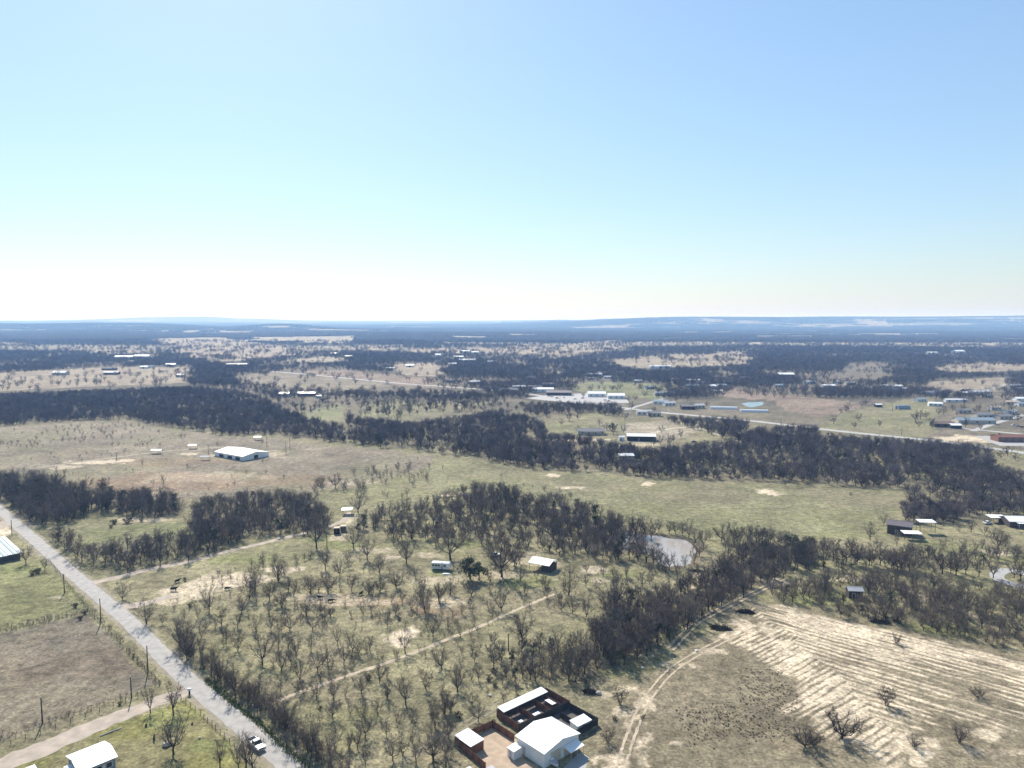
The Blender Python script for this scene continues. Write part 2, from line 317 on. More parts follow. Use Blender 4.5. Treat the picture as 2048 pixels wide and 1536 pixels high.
FARWOOD = mat('far_canopy', (.042, .037, .036), 1.0, .35, .12, tone=.3)
GLASS = mat('window_glass', (.02, .025, .03), .1, .1, 1, spec=.6)
RUBBER = mat('tyre_rubber', (.018, .018, .018), .9, .2, 3)
CHROME = mat('steel_rim', (.45, .45, .46), .35, .1, 3, metal=.8)
CARWHITE = mat('white_car_paint', (.78, .78, .78), .25, .03, 1, spec=.5)
CARDARK = mat('dark_car_paint', (.03, .032, .036), .25, .1, 1, spec=.5)
CARSILVER = mat('silver_car_paint', (.42, .43, .45), .3, .05, 1, metal=.5)
CARRED = mat('red_car_paint', (.25, .03, .02), .3, .05, 1, spec=.5)
LAMP = mat('lamp_lens', (.6, .6, .62), .2, .05, 2); REDLENS = mat('red_lens', (.35, .02, .015), .3, .05, 2)
BLACKHIDE = mat('black_hide', (.014, .012, .011), .7, .3, 3)
STONE = mat('pale_stone', (.48, .44, .38), .9, .2, 2)
PLASTIC = mat('white_plastic', (.78, .77, .74), .4, .05, 1)
TANKM = mat('white_tank', (.70, .71, .72), .4, .06, 1)
POLY = mat('greenhouse_film', (.66, .68, .69), .35, .08, .3)
ASPHALT = mat('pale_chipseal', (.345, .325, .295), .9, .2, .5, bump=.1)
GRAVEL = mat('pinkish_gravel', (.39, .325, .26), .95, .28, .3, bump=.2)
SANDM = mat('sandy_track_soil', (.44, .36, .255), .95, .35, .4, bump=.2)
CONCRETE = mat('pale_concrete', (.34, .33, .315), .85, .12, .3)
PENDIRT = mat('pen_dirt', (.40, .305, .215), .95, .22, .6, bump=.2)
PENDARK = mat('pen_manure', (.115, .098, .088), .95, .3, .6, bump=.2)
MUD = mat('pond_mud', (.20, .15, .10), .9, .3, .5)

# ------------------------------------------------------------------ mesh helpers
class MB:
    def __init__(s): s.v = []; s.f = []
    def add(s, vs, fs):
        o = len(s.v); s.v += [tuple(v) for v in vs]; s.f += [tuple(i + o for i in f) for f in fs]; return s
    def box(s, c, d, rz=0.0, top=1.0, topy=None):
        """box with centre c, size d; the top may taper"""
        x, y, z = d[0] / 2, d[1] / 2, d[2] / 2; ty = top if topy is None else topy
        P = [(-x, -y, -z), (x, -y, -z), (x, y, -z), (-x, y, -z), (-x * top, -y * ty, z), (x * top, -y * ty, z), (x * top, y * ty, z), (-x * top, y * ty, z)]
        ca, sa = math.cos(rz), math.sin(rz)
        return s.add([(c[0] + p[0] * ca - p[1] * sa, c[1] + p[0] * sa + p[1] * ca, c[2] + p[2]) for p in P],
                     [(0, 3, 2, 1), (4, 5, 6, 7), (0, 1, 5, 4), (1, 2, 6, 5), (2, 3, 7, 6), (3, 0, 4, 7)])
    def prism(s, prof, x0, x1, axis='x'):
        """profile of (a,z) extruded along x (a=y) or y (a=x)"""
        n = len(prof); mk = (lambda a, z, t: (t, a, z)) if axis == 'x' else (lambda a, z, t: (a, t, z))
        vs = [mk(a, z, x0) for a, z in prof] + [mk(a, z, x1) for a, z in prof]
        return s.add(vs, [tuple(range(n - 1, -1, -1)), tuple(range(n, 2 * n))] + [(i, (i + 1) % n, n + (i + 1) % n, n + i) for i in range(n)])
    def tube(s, pts, rad, sides=6, cap=True):
        pts = [Vector(p) for p in pts]; o = len(s.v); n = len(pts); u = None
        for i, p in enumerate(pts):
            t = (pts[min(i + 1, n - 1)] - pts[max(i - 1, 0)]).normalized()
            if u is None: u = t.orthogonal().normalized()
            u = (u - t * u.dot(t)).normalized(); w = t.cross(u); r = rad[i] if hasattr(rad, '__len__') else rad
            for k in range(sides):
                a = 2 * math.pi * k / sides; s.v.append(tuple(p + (u * math.cos(a) + w * math.sin(a)) * r))
        for i in range(n - 1):
            for k in range(sides):
                a, b = o + i * sides + k, o + i * sides + (k + 1) % sides
                s.f.append((a, b, b + sides, a + sides))
        if cap: s.f.append(tuple(o + k for k in range(sides - 1, -1, -1))); s.f.append(tuple(o + (n - 1) * sides + k for k in range(sides)))
        return s
    def spike(s, p0, p1, r):
        """three-sided twig tapering to a point"""
        p0, p1 = Vector(p0), Vector(p1); t = (p1 - p0).normalized(); u = t.orthogonal().normalized(); w = t.cross(u); o = len(s.v)
        for k in range(3):
            a = 2.0944 * k; s.v.append(tuple(p0 + (u * math.cos(a) + w * math.sin(a)) * r))
        s.v.append(tuple(p1)); s.f += [(o, o + 1, o + 3), (o + 1, o + 2, o + 3), (o + 2, o, o + 3)]; return s
    def cyl(s, c, r, h, axis='z', n=12):
        d = {'x': Vector((1, 0, 0)), 'y': Vector((0, 1, 0)), 'z': Vector((0, 0, 1))}[axis] * h / 2; c = Vector(c)
        return s.tube([c - d, c + d], r, n)
    def mesh(s, name, m):
        me = bpy.data.meshes.new(name); me.from_pydata(s.v, [], s.f); me.materials.append(m); me.update(); return me
    def build(s, name, m, parent=None, loc=None):
        return place(name, s.mesh(name, m), parent, loc)
def place(name, me, parent=None, loc=None):
    o = bpy.data.objects.new(name, me); COL.objects.link(o)
    if parent is not None: o.parent = parent
    if loc: o.location = loc
    return o
def smooth(o): o.data.polygons.foreach_set('use_smooth', [True] * len(o.data.polygons)); return o
def tag(o, label, cat=None, group=None, kind=None):
    o['label'] = label
    if cat: o['category'] = cat
    if group: o['group'] = group
    if kind: o['kind'] = kind
    return o
def thing(name, label, cat, xy, rz=0.0, group=None, z=None):
    o = bpy.data.objects.new(name, None); COL.objects.link(o); o.empty_display_size = .5
    o.location = (xy[0], xy[1], float(terrain(xy[0], xy[1])) if z is None else z); o.rotation_euler = (0, 0, rz)
    return tag(o, label, cat, group)
def struct(o, label=None):
    o['kind'] = 'structure'
    if label: o['label'] = label
    return o
def copy_tree(o, parent=None):
    c = o.copy(); COL.objects.link(c); c.parent = parent
    for ch in o.children: copy_tree(ch, c)
    return c

# ------------------------------------------------------------------ the ground sheet (finer where the valley is, out to the horizon)
def grid_mesh(name, X, Y, Zv, m, colour):
    r, c = X.shape; co = np.stack([X, Y, Zv], -1).reshape(-1, 3)
    idx = np.arange(r * c).reshape(r, c); q = np.stack([idx[:-1, :-1], idx[:-1, 1:], idx[1:, 1:], idx[1:, :-1]], -1).reshape(-1, 4)
    me = bpy.data.meshes.new(name); me.vertices.add(len(co)); me.vertices.foreach_set('co', co.ravel())
    me.loops.add(q.size); me.loops.foreach_set('vertex_index', q.ravel().astype(np.int32))
    me.polygons.add(len(q)); me.polygons.foreach_set('loop_start', np.arange(0, q.size, 4, dtype=np.int32))
    me.polygons.foreach_set('use_smooth', np.ones(len(q), bool))
    me.update(calc_edges=True)
    at = me.color_attributes.new('cover', 'FLOAT_COLOR', 'POINT'); cc = np.ones((len(co), 4), np.float32); cc[:, :3] = colour.reshape(-1, 3)
    at.data.foreach_set('color', cc.ravel()); me.materials.append(m); return me
HOLE = [G(*p) for p in [(1225,1064),(1260,1063),(1290,1067),(1322,1069),(1345,1074),(1374,1078),(1390,1090),(1397,1102),(1391,1116),(1386,1128),(1366,1134),(1352,1131),(1330,1134),(1312,1124),(1305,1112),(1284,1104),(1240,1100),(1216,1090),(1212,1074)]]
def pondcut(X, Y):
    d = edgedist(X, Y, HOLE) * np.where(inpoly(X, Y, HOLE), 1, -1) + (fbm(X, Y, 4, 2, 700) - .5) * 3
    return d
rows = np.concatenate([np.linspace(-600, 118, 20), 1 / np.linspace(1 / 120, 1 / 900, 420), 1 / np.linspace(1 / 905, 1 / 9000, 150)[1:], np.geomspace(9400, 42000, 26)])
ucol = np.concatenate([np.linspace(-1.6, -.80, 14)[:-1], np.linspace(-.80, .80, 560), np.linspace(.80, 1.6, 14)[1:]])
Yg = np.repeat(rows[:, None], len(ucol), 1); Xg = ucol[None, :] * np.maximum(Yg, 140)
Zg = terrain(Xg, Yg)
near = (Yg > 120) & (Yg < 900)
Zg = Zg + np.where(near, -np.clip(pondcut(Xg, Yg) * .28, 0, 1.3) , 0)
cv = cover(Xg, Yg)
pc = pondcut(Xg, Yg); mud = (sstep(-4.0, .5, pc))[..., None]; cv = cv * (1 - mud * .7) + np.array((.16, .125, .085)) * mud * .7
struct(place('ground', grid_mesh('ground', Xg, Yg, Zg, GROUND_M, cv)), 'rolling valley floor of winter pasture and wooded hills')
# cleared field: ridged windrows of pale soil
fx0, fx1 = min(p[0] for p in CLEAR_POLY) - 3, max(p[0] for p in CLEAR_POLY) + 2; fy0, fy1 = 130.0, max(p[1] for p in CLEAR_POLY) + 4
XX, YY = np.meshgrid(np.arange(fx0, fx1, .42), np.arange(fy0, fy1, .42))
_, rid = cleared(XX.ravel(), YY.ravel()); rid = rid.reshape(XX.shape)
edge = edgedist(XX, YY, CLEAR_POLY) * np.where(inpoly(XX, YY, CLEAR_POLY), 1, -1)
ZZ = .012 + np.clip(edge / 4, 0, 1) * (.10 + rid * .025 + (fbm(XX, YY, 2.2, 3, 720) - .4) * .12); ZZ = np.where(edge < -1.0, -.3, ZZ)
struct(place('cleared_field', grid_mesh('cleared_field', XX, YY, ZZ, GROUND_M, cover(XX, YY))), 'cleared field of pale sandy windrows beside the tree belt')

# ------------------------------------------------------------------ roads, drives and tracks as ribbons
def resample(P, step):
    out = []
    for (x0, y0), (x1, y1) in zip(P[:-1], P[1:]):
        n = max(1, int(math.hypot(x1 - x0, y1 - y0) / step))
        out += [(x0 + (x1 - x0) * k / n, y0 + (y1 - y0) * k / n) for k in range(n)]
    return out + [P[-1]]
def soften(P, it=2):
    for _ in range(it):
        Q = [P[0]]
        for a, b in zip(P[:-1], P[1:]): Q += [(a[0] * .75 + b[0] * .25, a[1] * .75 + b[1] * .25), (a[0] * .25 + b[0] * .75, a[1] * .25 + b[1] * .75)]
        P = Q + [P[-1]]
    return P
def ribbon(name, px, width, m, z, label, ragged=.15, step=2.0, world_pts=None, cross=(-1, 1), crown=0.0):
    P = resample(soften(world_pts or [G(*p) for p in px]), step); mb = MB(); n = len(P); rng = random.Random(len(P) * 7 + int(z * 1e4)); vs = []
    W = width if hasattr(width, '__len__') else (width, width)
    k = len(cross)
    for i, (x, y) in enumerate(P):
        a, b = P[max(i - 1, 0)], P[min(i + 1, n - 1)]; tx, ty = b[0] - a[0], b[1] - a[1]; L = math.hypot(tx, ty) or 1
        w = (W[0] + (W[1] - W[0]) * i / max(1, n - 1)) / 2
        for c in cross:
            e = w * c * (1 + rng.uniform(-ragged, ragged)) if abs(c) > .9 else w * c
            X, Y = x - ty / L * e, y + tx / L * e
            vs.append((X, Y, float(terrain(X, Y)) + z + crown * (1 - abs(c))))
    fs = [(i * k + j, i * k + j + 1, (i + 1) * k + j + 1, (i + 1) * k + j) for i in range(n - 1) for j in range(k - 1)]
    fs = [f[::-1] for f in fs]
    return struct(mb.add(vs, fs).build(name, m), label)
ROAD = [(-70,962),(0,1020),(26,1043),(78,1087),(131,1136),(214,1205),(270,1254),(330,1316),(387,1371),(450,1423),(513,1475),(585,1536),(680,1620),(900,1810)]
ribbon('road', ROAD, 5.2, ASPHALT, .035, 'pale paved lane running past the paddocks', ragged=.09, cross=(-1, -.5, 0, .5, 1), crown=.05)
ribbon('road_shoulder', ROAD, 7.8, mat('verge_soil', (.26, .225, .155), .95, .3, .4), .014, 'dusty verge of the paved lane', ragged=.22)
ribbon('driveway', [(378,1382),(340,1394),(250,1428),(170,1461),(90,1495),(0,1532),(-80,1560)], (4.2, 8.5), GRAVEL, .022, 'pinkish gravel driveway below the dry paddock', ragged=.18)
ribbon('driveway_apron', [(-60,1075),(0,1050),(22,1042)], (14, 8), GRAVEL, .020, 'gravel entrance by the pale green roof', ragged=.2)
ribbon('driveway_apron', [(232,1216),(262,1212),(300,1206),(345,1190)], (7, 3), GRAVEL, .020, 'short gravel entrance into the brushy pasture', ragged=.25)
ribbon('dirt_drive', [(170,1168),(215,1160),(290,1140),(380,1124),(450,1104),(520,1088),(590,1070),(650,1058),(690,1040),(700,1024)], (4, 3), GRAVEL, .016, 'pale dirt drive along the edge of the roadside wood', ragged=.3)
def two_rut(px, gap, label, w=.8, z=.012, m=SANDM):
    P = soften([G(*p) for p in px])
    for s in (-1, 1):
        Q = []
        for i, (x, y) in enumerate(P):
            a, b = P[max(i - 1, 0)], P[min(i + 1, len(P) - 1)]; tx, ty = b[0] - a[0], b[1] - a[1]; L = math.hypot(tx, ty) or 1
            Q.append((x - ty / L * gap * s / 2, y + tx / L * gap * s / 2))
        ribbon('dirt_track', None, w, m, z, label, ragged=.45, step=1.0, world_pts=Q)
ribbon('dirt_track', [(538,1408),(600,1385),(690,1353),(760,1330),(830,1305),(900,1276),(950,1258),(1010,1230),(1060,1208),(1110,1188)], 1.5, SANDM, .013, 'narrow pale cattle track crossing the brushy pasture', ragged=.35, step=1.0)
two_rut([(1566,1158),(1486,1197),(1434,1223),(1393,1244),(1366,1272),(1340,1300)], 1.9, 'two-rut sandy track beside the dense tree belt', .8, .135)
two_rut([(1240,1536),(1262,1470),(1286,1410),(1325,1358),(1356,1331),(1403,1303),(1470,1270)], 1.9, 'two-rut track across the brown cleared field', .65, .155)
two_rut([(800,1526),(860,1490),(931,1449),(1005,1405)], 1.8, 'faint two-rut track along the pens', .6, .011, mat('faint_track', (.24, .21, .15), .95, .3, .5))
ribbon('dirt_track', [(1690,1152),(1760,1164),(1840,1190),(1900,1212),(1960,1236)], 2.2, SANDM, .012, 'dirt track through the brush behind the grey shed', ragged=.4, step=1.5)
ribbon('dirt_track', [(60,938),(150,925),(230,915),(310,904),(400,897),(470,893)], 4, mat('pasture_track', (.30, .26, .185), .95, .3, .3), .012, 'pale track across the hillside pasture to the barn', ragged=.3, step=3)
HW = mat('highway_paving', (.36, .35, .335), .9, .12, .1)
ribbon('highway', [(506,740),(600,747),(700,757),(800,767),(900,774),(1000,781),(1080,791),(1160,803),(1290,822),(1400,832),(1500,841),(1640,858),(1740,869),(1840,878),(1960,893),(2110,915)], 9, HW, .05, 'straight pale highway running through the village', ragged=.02, step=12)
ribbon('side_street', [(1868,851),(1960,860),(2050,869),(2120,876)], 7, HW, .06, 'paved street in front of the long brick building', ragged=.03, step=10)
ribbon('side_street', [(1945,862),(1990,846),(2048,830),(2120,812)], 6, HW, .07, 'paved street climbing past the blue-grey house', ragged=.03, step=10)
ribbon('side_street', [(1250,820),(1290,808),(1330,796)], 5, HW, .06, 'short village lane off the highway', ragged=.05, step=8)
ribbon('side_street', [(1810,790),(1860,784),(1930,790),(1985,778),(2010,768)], 5, HW, .06, 'pale lane between the hillside houses', ragged=.1, step=8)
ribbon('farm_drive', [(1300,868),(1340,856),(1395,853),(1420,864),(1445,872)], 4, mat('caliche', (.42, .37, .28), .95, .2, .3), .02, 'pale curving farm drive behind the wood', ragged=.2, step=4)
ribbon('farm_drive', [(700,779),(660,783),(620,790),(640,794)], 4, MATS['caliche'], .02, 'farm drive to the round pen', ragged=.2, step=4)
ribbon('farm_drive', [(2060,1150),(2015,1138),(1990,1148),(2000,1162),(2060,1176)], 5, CONCRETE, .02, 'looping concrete drive among the bare trees', ragged=.08, step=2)
def slab(name, px, m, z, label, h=0):
    P = resample([G(*p) for p in px + px[:1]], 3)[:-1]; rng = random.Random(3)
    P = [(x + rng.uniform(-.25, .25), y + rng.uniform(-.25, .25), z) for x, y in P]
    return struct(MB().add(P, [tuple(range(len(P)))]).build(name, m), label)
slab('parking_lot', [(1095,790),(1185,786),(1252,797),(1260,806),(1160,807),(1050,797)], CONCRETE, .09, 'pale concrete yard in the village')
slab('parking_lot', [(1950,873),(2110,868),(2110,892),(2000,892)], CONCRETE, .10, 'pale paved lot around the long brick building')
slab('concrete_apron', [(1128,1536),(1160,1503),(1180,1515),(1200,1545),(1130,1575)], CONCRETE, .018, 'grey concrete apron in front of the white shop')

# ------------------------------------------------------------------ pond
pm = bpy.data.materials.new('pond_water'); pm.use_nodes = True; _b = pm.node_tree.nodes['Principled BSDF']
_b.inputs['Base Color'].default_value = (.34, .30, .25, 1); _b.inputs['Roughness'].default_value = .05; _b.inputs['Specular IOR Level'].default_value = .75
_n = pm.node_tree.nodes.new('ShaderNodeTexNoise'); _n.inputs['Scale'].default_value = .9; _n.inputs['Detail'].default_value = 3
_t = pm.node_tree.nodes.new('ShaderNodeTexCoord'); pm.node_tree.links.new(_t.outputs['Object'], _n.inputs['Vector'])
_p = pm.node_tree.nodes.new('ShaderNodeBump'); _p.inputs['Strength'].default_value = .06; _p.inputs['Distance'].default_value = .1
pm.node_tree.links.new(_n.outputs['Fac'], _p.inputs['Height']); pm.node_tree.links.new(_p.outputs[0], _b.inputs['Normal'])
def water(name, P, z, label, m):
    cx = sum(p[0] for p in P) / len(P); cy_ = sum(p[1] for p in P) / len(P); P = resample(soften(P + P[:1], 2), 2)[:-1]
    return struct(MB().add([(cx + (x - cx) * 1.06, cy_ + (y - cy_) * 1.06, z) for x, y in P], [tuple(range(len(P)))]).build(name, m), label)
water('pond_water', HOLE, -.34, 'muddy pond among the bare trees reflecting the sky', pm)
pm2 = mat('teal_water', (.16, .21, .21), .15, .1, .1, spec=.6)
water('pond_water', [G(*p) for p in [(1484,807),(1500,804),(1512,805),(1526,803),(1527,810),(1514,812),(1504,815),(1492,812)]], .08, 'small teal pond by the white growing tunnels', pm2)

# ------------------------------------------------------------------ bare trees
def gen_tree(seed, style='mesquite', limbs=7, branches=7, twigs=12, tr=.017, sides=6, boost=1.0):
    """returns (trunk MB, crown MB) of a bare tree about 8 m tall: limbs fan out to the edge of a domed crown, twigs fill it"""
    rg = random.Random(seed); T, C = MB(), MB(); H = 8.0
    def rv(s=1): return Vector((rg.gauss(0, s), rg.gauss(0, s), rg.gauss(0, s)))
    stems = 1 if style != 'mesquite' else rg.choice((1, 2, 3, 3))
    cw, c0, tl = {'mesquite': (.47, .30, .10), 'oak': (.50, .26, .20), 'tall': (.30, .30, .24)}[style]; tl *= H; cw *= H * rg.uniform(.88, 1.12)
    zc = H * (c0 + 1) / 2; zh = H * (1 - c0) / 2; ends = []; bow = Vector((rg.gauss(0, .35), rg.gauss(0, .35), 0))
    for s in range(stems):
        a = rg.uniform(0, 6.28); off = Vector((math.cos(a), math.sin(a), 0))
        p0 = off * (.10 if stems > 1 else 0) + Vector((0, 0, -.15)); p2 = Vector((0, 0, tl)) + off * (.45 if stems > 1 else .1) + rv(.08); p1 = (p0 + p2) / 2 + rv(.06); r = .17 * boost / math.sqrt(stems)
        T.tube([p0, p0 + Vector((0, 0, .25)), p1, p2], [r * 1.5, r * 1.1, r, r * .85], sides)
        nl = max(3, round(limbs / stems) + 1)
        for k in range(nl):
            b = a + 6.283 * k / nl + rg.uniform(-.45, .45); v = rg.uniform(-.35, .95) if k else .95; q = math.sqrt(max(0, 1 - v * v)) * rg.uniform(.8, 1.05)
            tip = Vector((math.cos(b) * cw * q, math.sin(b) * cw * q, zc + zh * v * rg.uniform(.85, 1.0))) * 1.0 + bow * .5 + off * (.4 if stems > 1 else 0)
            st = p2 + (p1 - p2) * rg.uniform(0, .5); D = tip - st; q1 = st + D * .35 + rv(.15) - Vector((0, 0, .05 * D.length)) + Vector((D.x, D.y, 0)) * .06; q2 = st + D * .70 + rv(.22); q3 = tip - D * .04
            rr = r * rg.uniform(.45, .62); T.tube([st, q1, q2, q3], [rr, rr * .68, rr * .40, rr * .16], max(3, sides - 2), False); ends.append((st, q1, q2, q3, rr))
    for st, q1, q2, q3, rr in ends:
        for j in range(branches):
            t = .28 + .72 * (j + rg.random()) / branches
            seg, f = ((st, q1), t / .35) if t < .35 else (((q1, q2), (t - .35) / .35) if t < .7 else ((q2, q3), (t - .7) / .3))
            base = seg[0].lerp(seg[1], min(1, f)); ax = (seg[1] - seg[0]).normalized(); d = (ax * .55 + rv(.6) + Vector((0, 0, .25))).normalized(); L = H * rg.uniform(.12, .22)
            m_ = base + d * L * .5 + rv(.05); e = m_ + (d + rv(.3)).normalized() * L * .5; C.tube([base, m_, e], [rr * .36, rr * .24, rr * .1], 3, False)
            for k in range(twigs):
                f = rg.uniform(.15, 1.0); p = base.lerp(m_, f * 2) if f < .5 else m_.lerp(e, f * 2 - 1); dd = (d * .6 + rv(.6) + Vector((0, 0, .22))).normalized()
                C.spike(p, p + dd * H * rg.uniform(.08, .18), tr * rg.uniform(.7, 1.25))
    return T, C
STY = ['mesquite'] * 5 + ['oak'] * 4 + ['tall'] * 3
PROTO = []
for i, st in enumerate(STY):
    T, C = gen_tree(100 + i, st, limbs=8 if st != 'tall' else 6, branches=8, twigs=13, tr=.020 if st != 'oak' else .023)
    hh = max(v[2] for v in C.v); ww = max(math.hypot(v[0], v[1]) for v in C.v)
    PROTO.append((T.mesh('trunk', BARK), C.mesh('crown', TWIG), hh, ww, st))
MARKS = [(n, [G(*p) for p in P]) for n, P in [('the cattle track', [(538,1408),(690,1353),(830,1305),(950,1258),(1110,1188)]), ('the hedgerow', [(366,1296),(444,1368),(525,1420),(634,1530)]), ('the bare sand', [(340,1190),(520,1155)]), ('the pinkish soil', [(600,1196),(760,1203)]),
    ('the dirt spot', [(790,1278),(815,1268)]), ('the camper', [(870,1140),(895,1142)]), ('the pens', [(930,1450),(1000,1415),(1060,1390)]), ('the workshop', [(1095,1500),(1160,1500)]), ('the tin shelter', [(1065,1138),(1105,1138)]), ('the pond', [(1200,1105),(1300,1120),(1340,1136),(1385,1130)]),
    ('the far pond bank', [(1200,1062),(1290,1064),(1380,1076)]), ('the sandy track', [(1566,1158),(1434,1223),(1366,1272)]), ('the brush piles', [(1442,1258),(1491,1225)]), ('the grey shed', [(1705,1196)]), ('the brown barn', [(1780,1068),(1815,1070)]), ('the concrete drive', [(2000,1155),(2040,1150)]), ('the storage boxes', [(675,1066),(690,1062)]),
    ('the white carport', [(695,1028)]), ('the paved lane', [(131,1136),(270,1254),(387,1371),(513,1475),(585,1536)]), ('the dirt drive', [(180,1166),(380,1124),(520,1088)]), ('the evergreen oaks', [(940,1158),(958,1160)]), ('the pasture edge', [(860,1150),(1010,1165)]), ('the meadow', [(900,985),(1120,1012),(1270,1050),(1540,1072)]),
    ('the windrows', [(1530,1230),(1800,1290),(1990,1330)]), ('the dirt road', [(1690,1152),(1840,1190),(1960,1236)]), ('the paddock posts', [(1880,1090),(1985,1098)]), ('the weed tufts', [(1400,1420),(1560,1420)])]]
def place_words(x, y):
    X, Y = np.array([x]), np.array([y]); d = sorted((float(linedist(X, Y, P * 2 if len(P) == 1 else P)[0]), n) for n, P in MARKS)
    if d[0][0] < 5: return 'beside ' + d[0][1] + ' facing ' + d[1][1]
    return 'between ' + d[0][1] + ' and ' + d[1][1]
FORM = {'mesquite': 'spreading', 'oak': 'round-crowned', 'tall': 'slender'}
for i in range(3):                                                  # darker, stouter mesquites of the open field
    T, C = gen_tree(160 + i, 'mesquite', limbs=9, branches=9, twigs=14, tr=.026, boost=1.35)
    PROTO.append((T.mesh('trunk', BARK), C.mesh('crown', mat('dark_twigs', (.085, .066, .055), .95, .3, .5)), max(v[2] for v in C.v), 4.0, 'mesquite'))
def tree(xy, h, label, group, pick=None, sx=None):
    i = pick if pick is not None else random.randrange(12); T, C, hh, ww, st = PROTO[i]
    o = bpy.data.objects.new('bare_tree', None); COL.objects.link(o); o.empty_display_size = .3
    h *= 1.12; s = h / hh; o.location = (xy[0], xy[1], 0); o.rotation_euler = (0, 0, random.uniform(0, 6.28)); w = s * (sx or random.uniform(.85, 1.15)); o.scale = (w, w, s)
    place('trunk', T, o); place('crown', C, o)
    if label.startswith('*'): label = f"{'low' if h < 3.2 else 'small' if h < 4.6 else 'middling' if h < 6.2 else 'tall'} {FORM[st]} {label[1:]} {place_words(*xy)}"
    return tag(o, label, 'tree', group)
# base x, base y and tip y of the trees one can pick out, read off enlargements of the photo
TB = Z5(400,1136,3.84,[(70,340,150),(170,440,290),(320,350,230),(385,240,20),(420,190,20),(530,250,110),(625,300,180),(815,365,250),(850,200,60),(605,100,-20),(680,180,70),(760,180,130),(910,180,60),(985,190,90),(930,350,260),(1000,380,300),(1320,350,260),(1300,200,90),(1380,190,100),(1500,355,280),(1380,400,300),(1510,160,50),(1725,330,150),(1665,370,300),(1835,250,130),(1790,530,390),(1830,460,350),(1575,650,480),(1855,770,620),(1980,590,520),(1975,950,780),(2000,860,740),(1740,930,760),(1580,1050,800),(1440,1000,850),(1380,880,730),(1240,970,830),(1185,890,820),(1025,1010,850),(895,1000,900),(765,860,690),(625,790,600),(905,800,640),(985,750,580),(1105,740,590),(700,740,620),(600,620,480),(680,620,480),(740,680,520),(850,640,500),(1060,600,440),(1170,640,460),(1220,680,570),(1305,640,520),(480,740,500),(430,480,360),(545,480,370),(625,490,380),(690,480,330),(865,480,370),(960,400,300),(285,640,470),(200,580,440),(45,470,390),(290,460,350),(1020,1160,1000),(840,1380,1130),(1035,1390,1200),(1210,1390,1200),(1360,1130,1000),(1250,1140,1000),(1270,1300,1120),(1430,1290,1160),(1560,1430,1240),(1480,1480,1300),(1270,1520,1380),(1660,1500,1350),(1790,1500,1250),(1910,1310,1130),(1800,1230,1060),(1880,1120,950),(1920,1110,970),(1890,1530,1330),(685,1250,1040),(1080,1530,1420)])
TB += Z5(500,836,3.84,[(580,1165,1000),(690,1220,1090),(1000,1200,1060),(215,1250,1060),(1270,1230,1140),(1120,1300,1180),(1450,1410,1260),(1700,1370,1230),(1930,1480,1280),(1540,1350,1230),(240,1450,1330),(430,1520,1400),(600,1340,1190),(465,1340,1200),(295,1330,1230),(40,1320,1180),(150,1400,1260),(1170,1420,1300),(1345,1490,1320),(1310,1400,1270),(1240,1470,1350),(1000,1330,1220),(910,1350,1240),(780,1330,1200),(545,1500,1420),(620,1520,1440),(870,1510,1400),(1120,1510,1420)])
PL = '*bare pasture mesquite'
for x, y, t in TB: tree(G(x, y), max(2.2, height_at(x, y, t)), PL, 'bare trees scattered over the brushy pasture')
TC = Z5(500,836,3.84,[(510,1000,700),(795,1000,830),(900,1090,880),(1200,1120,920),(1540,1090,820),(1240,930,720),(1410,820,640),(1935,1220,850),(1365,930,830),(1425,980,870),(950,840,740),(1870,1060,940),(1740,640,510),(1840,630,500),(1960,680,500),(655,540,430),(830,730,570),(2030,1140,960)])
for x, y, t in TC: tree(G(x, y), max(3, height_at(x, y, t)), '*leafless grove oak', 'oaks in the grove', random.choice((5, 6, 7, 8)))
TD = Z5(1000,836,3.84,[(1270,1200,1090),(1360,1230,1090),(1160,1190,1100),(1060,1100,930),(1125,1110,930),(905,1070,890),(1040,900,720),(1110,890,750),(1220,880,770),(890,880,730),(930,860,740),(1345,890,790),(1450,920,780),(840,870,720),(1560,1000,830),(1190,880,770),(1500,960,840),(1300,1165,1010),(1215,1150,1000),(1420,1150,1050),(1490,1120,990),(1530,1060,930),(1400,905,800),(1300,890,780),(1180,1120,960),(1250,1170,1050)])
for x, y, t in TD: tree(G(x, y), max(3, height_at(x, y, t)), '*dark bare tree', 'trees around the pond', random.choice((5, 6, 7, 8, 9)))
TE = Z5(1000,836,3.84,[(350,1300,1200),(525,1360,1120),(665,1190,1110),(880,1350,1170),(890,1460,1300),(660,1530,1330),(560,1500,1380),(470,1480,1360),(740,1320,1230),(660,1300,1200),(1090,1300,1170),(970,1230,1130),(1150,1280,1190),(75,890,740),(10,1220,1000),(120,1140,970),(210,700,570),(60,690,520)])
for x, y, t in TE: tree(G(x, y), max(3, height_at(x, y, t)), '*leafless tree', 'trees below the shelter')
TF = Z5(1000,836,3.84,[(1870,1380,1180),(1700,1440,1250),(1600,1480,1290),(1450,1520,1350),(1300,1500,1320),(1180,1520,1350),(1750,1080,880),(1830,1080,900),(1900,940,800),(1700,950,810),(1800,960,790)]) + \
     Z5(1200,1136,3.84,[(120,310,40),(215,310,200),(370,560,300),(520,500,300),(680,430,230),(310,640,420),(240,620,400),(910,270,120),(1100,190,40),(830,330,170),(760,360,200),(600,420,210),(450,480,260),(180,640,420),(60,700,470)]) + \
     Z5(850,1236,5.12,[(995,240,-60),(505,450,300),(1745,480,300),(1650,680,560),(1470,660,500),(1290,600,430),(1130,650,470),(930,760,560),(830,640,450),(1000,620,430),(710,270,130),(665,370,270),(545,640,500)])
for x, y, t in TF: tree(G(x, y), max(3, height_at(x, y, t)), '*bare tree of the dense belt', 'trees of the dense belt', random.choice((5, 6, 7, 8, 9, 10, 11)))
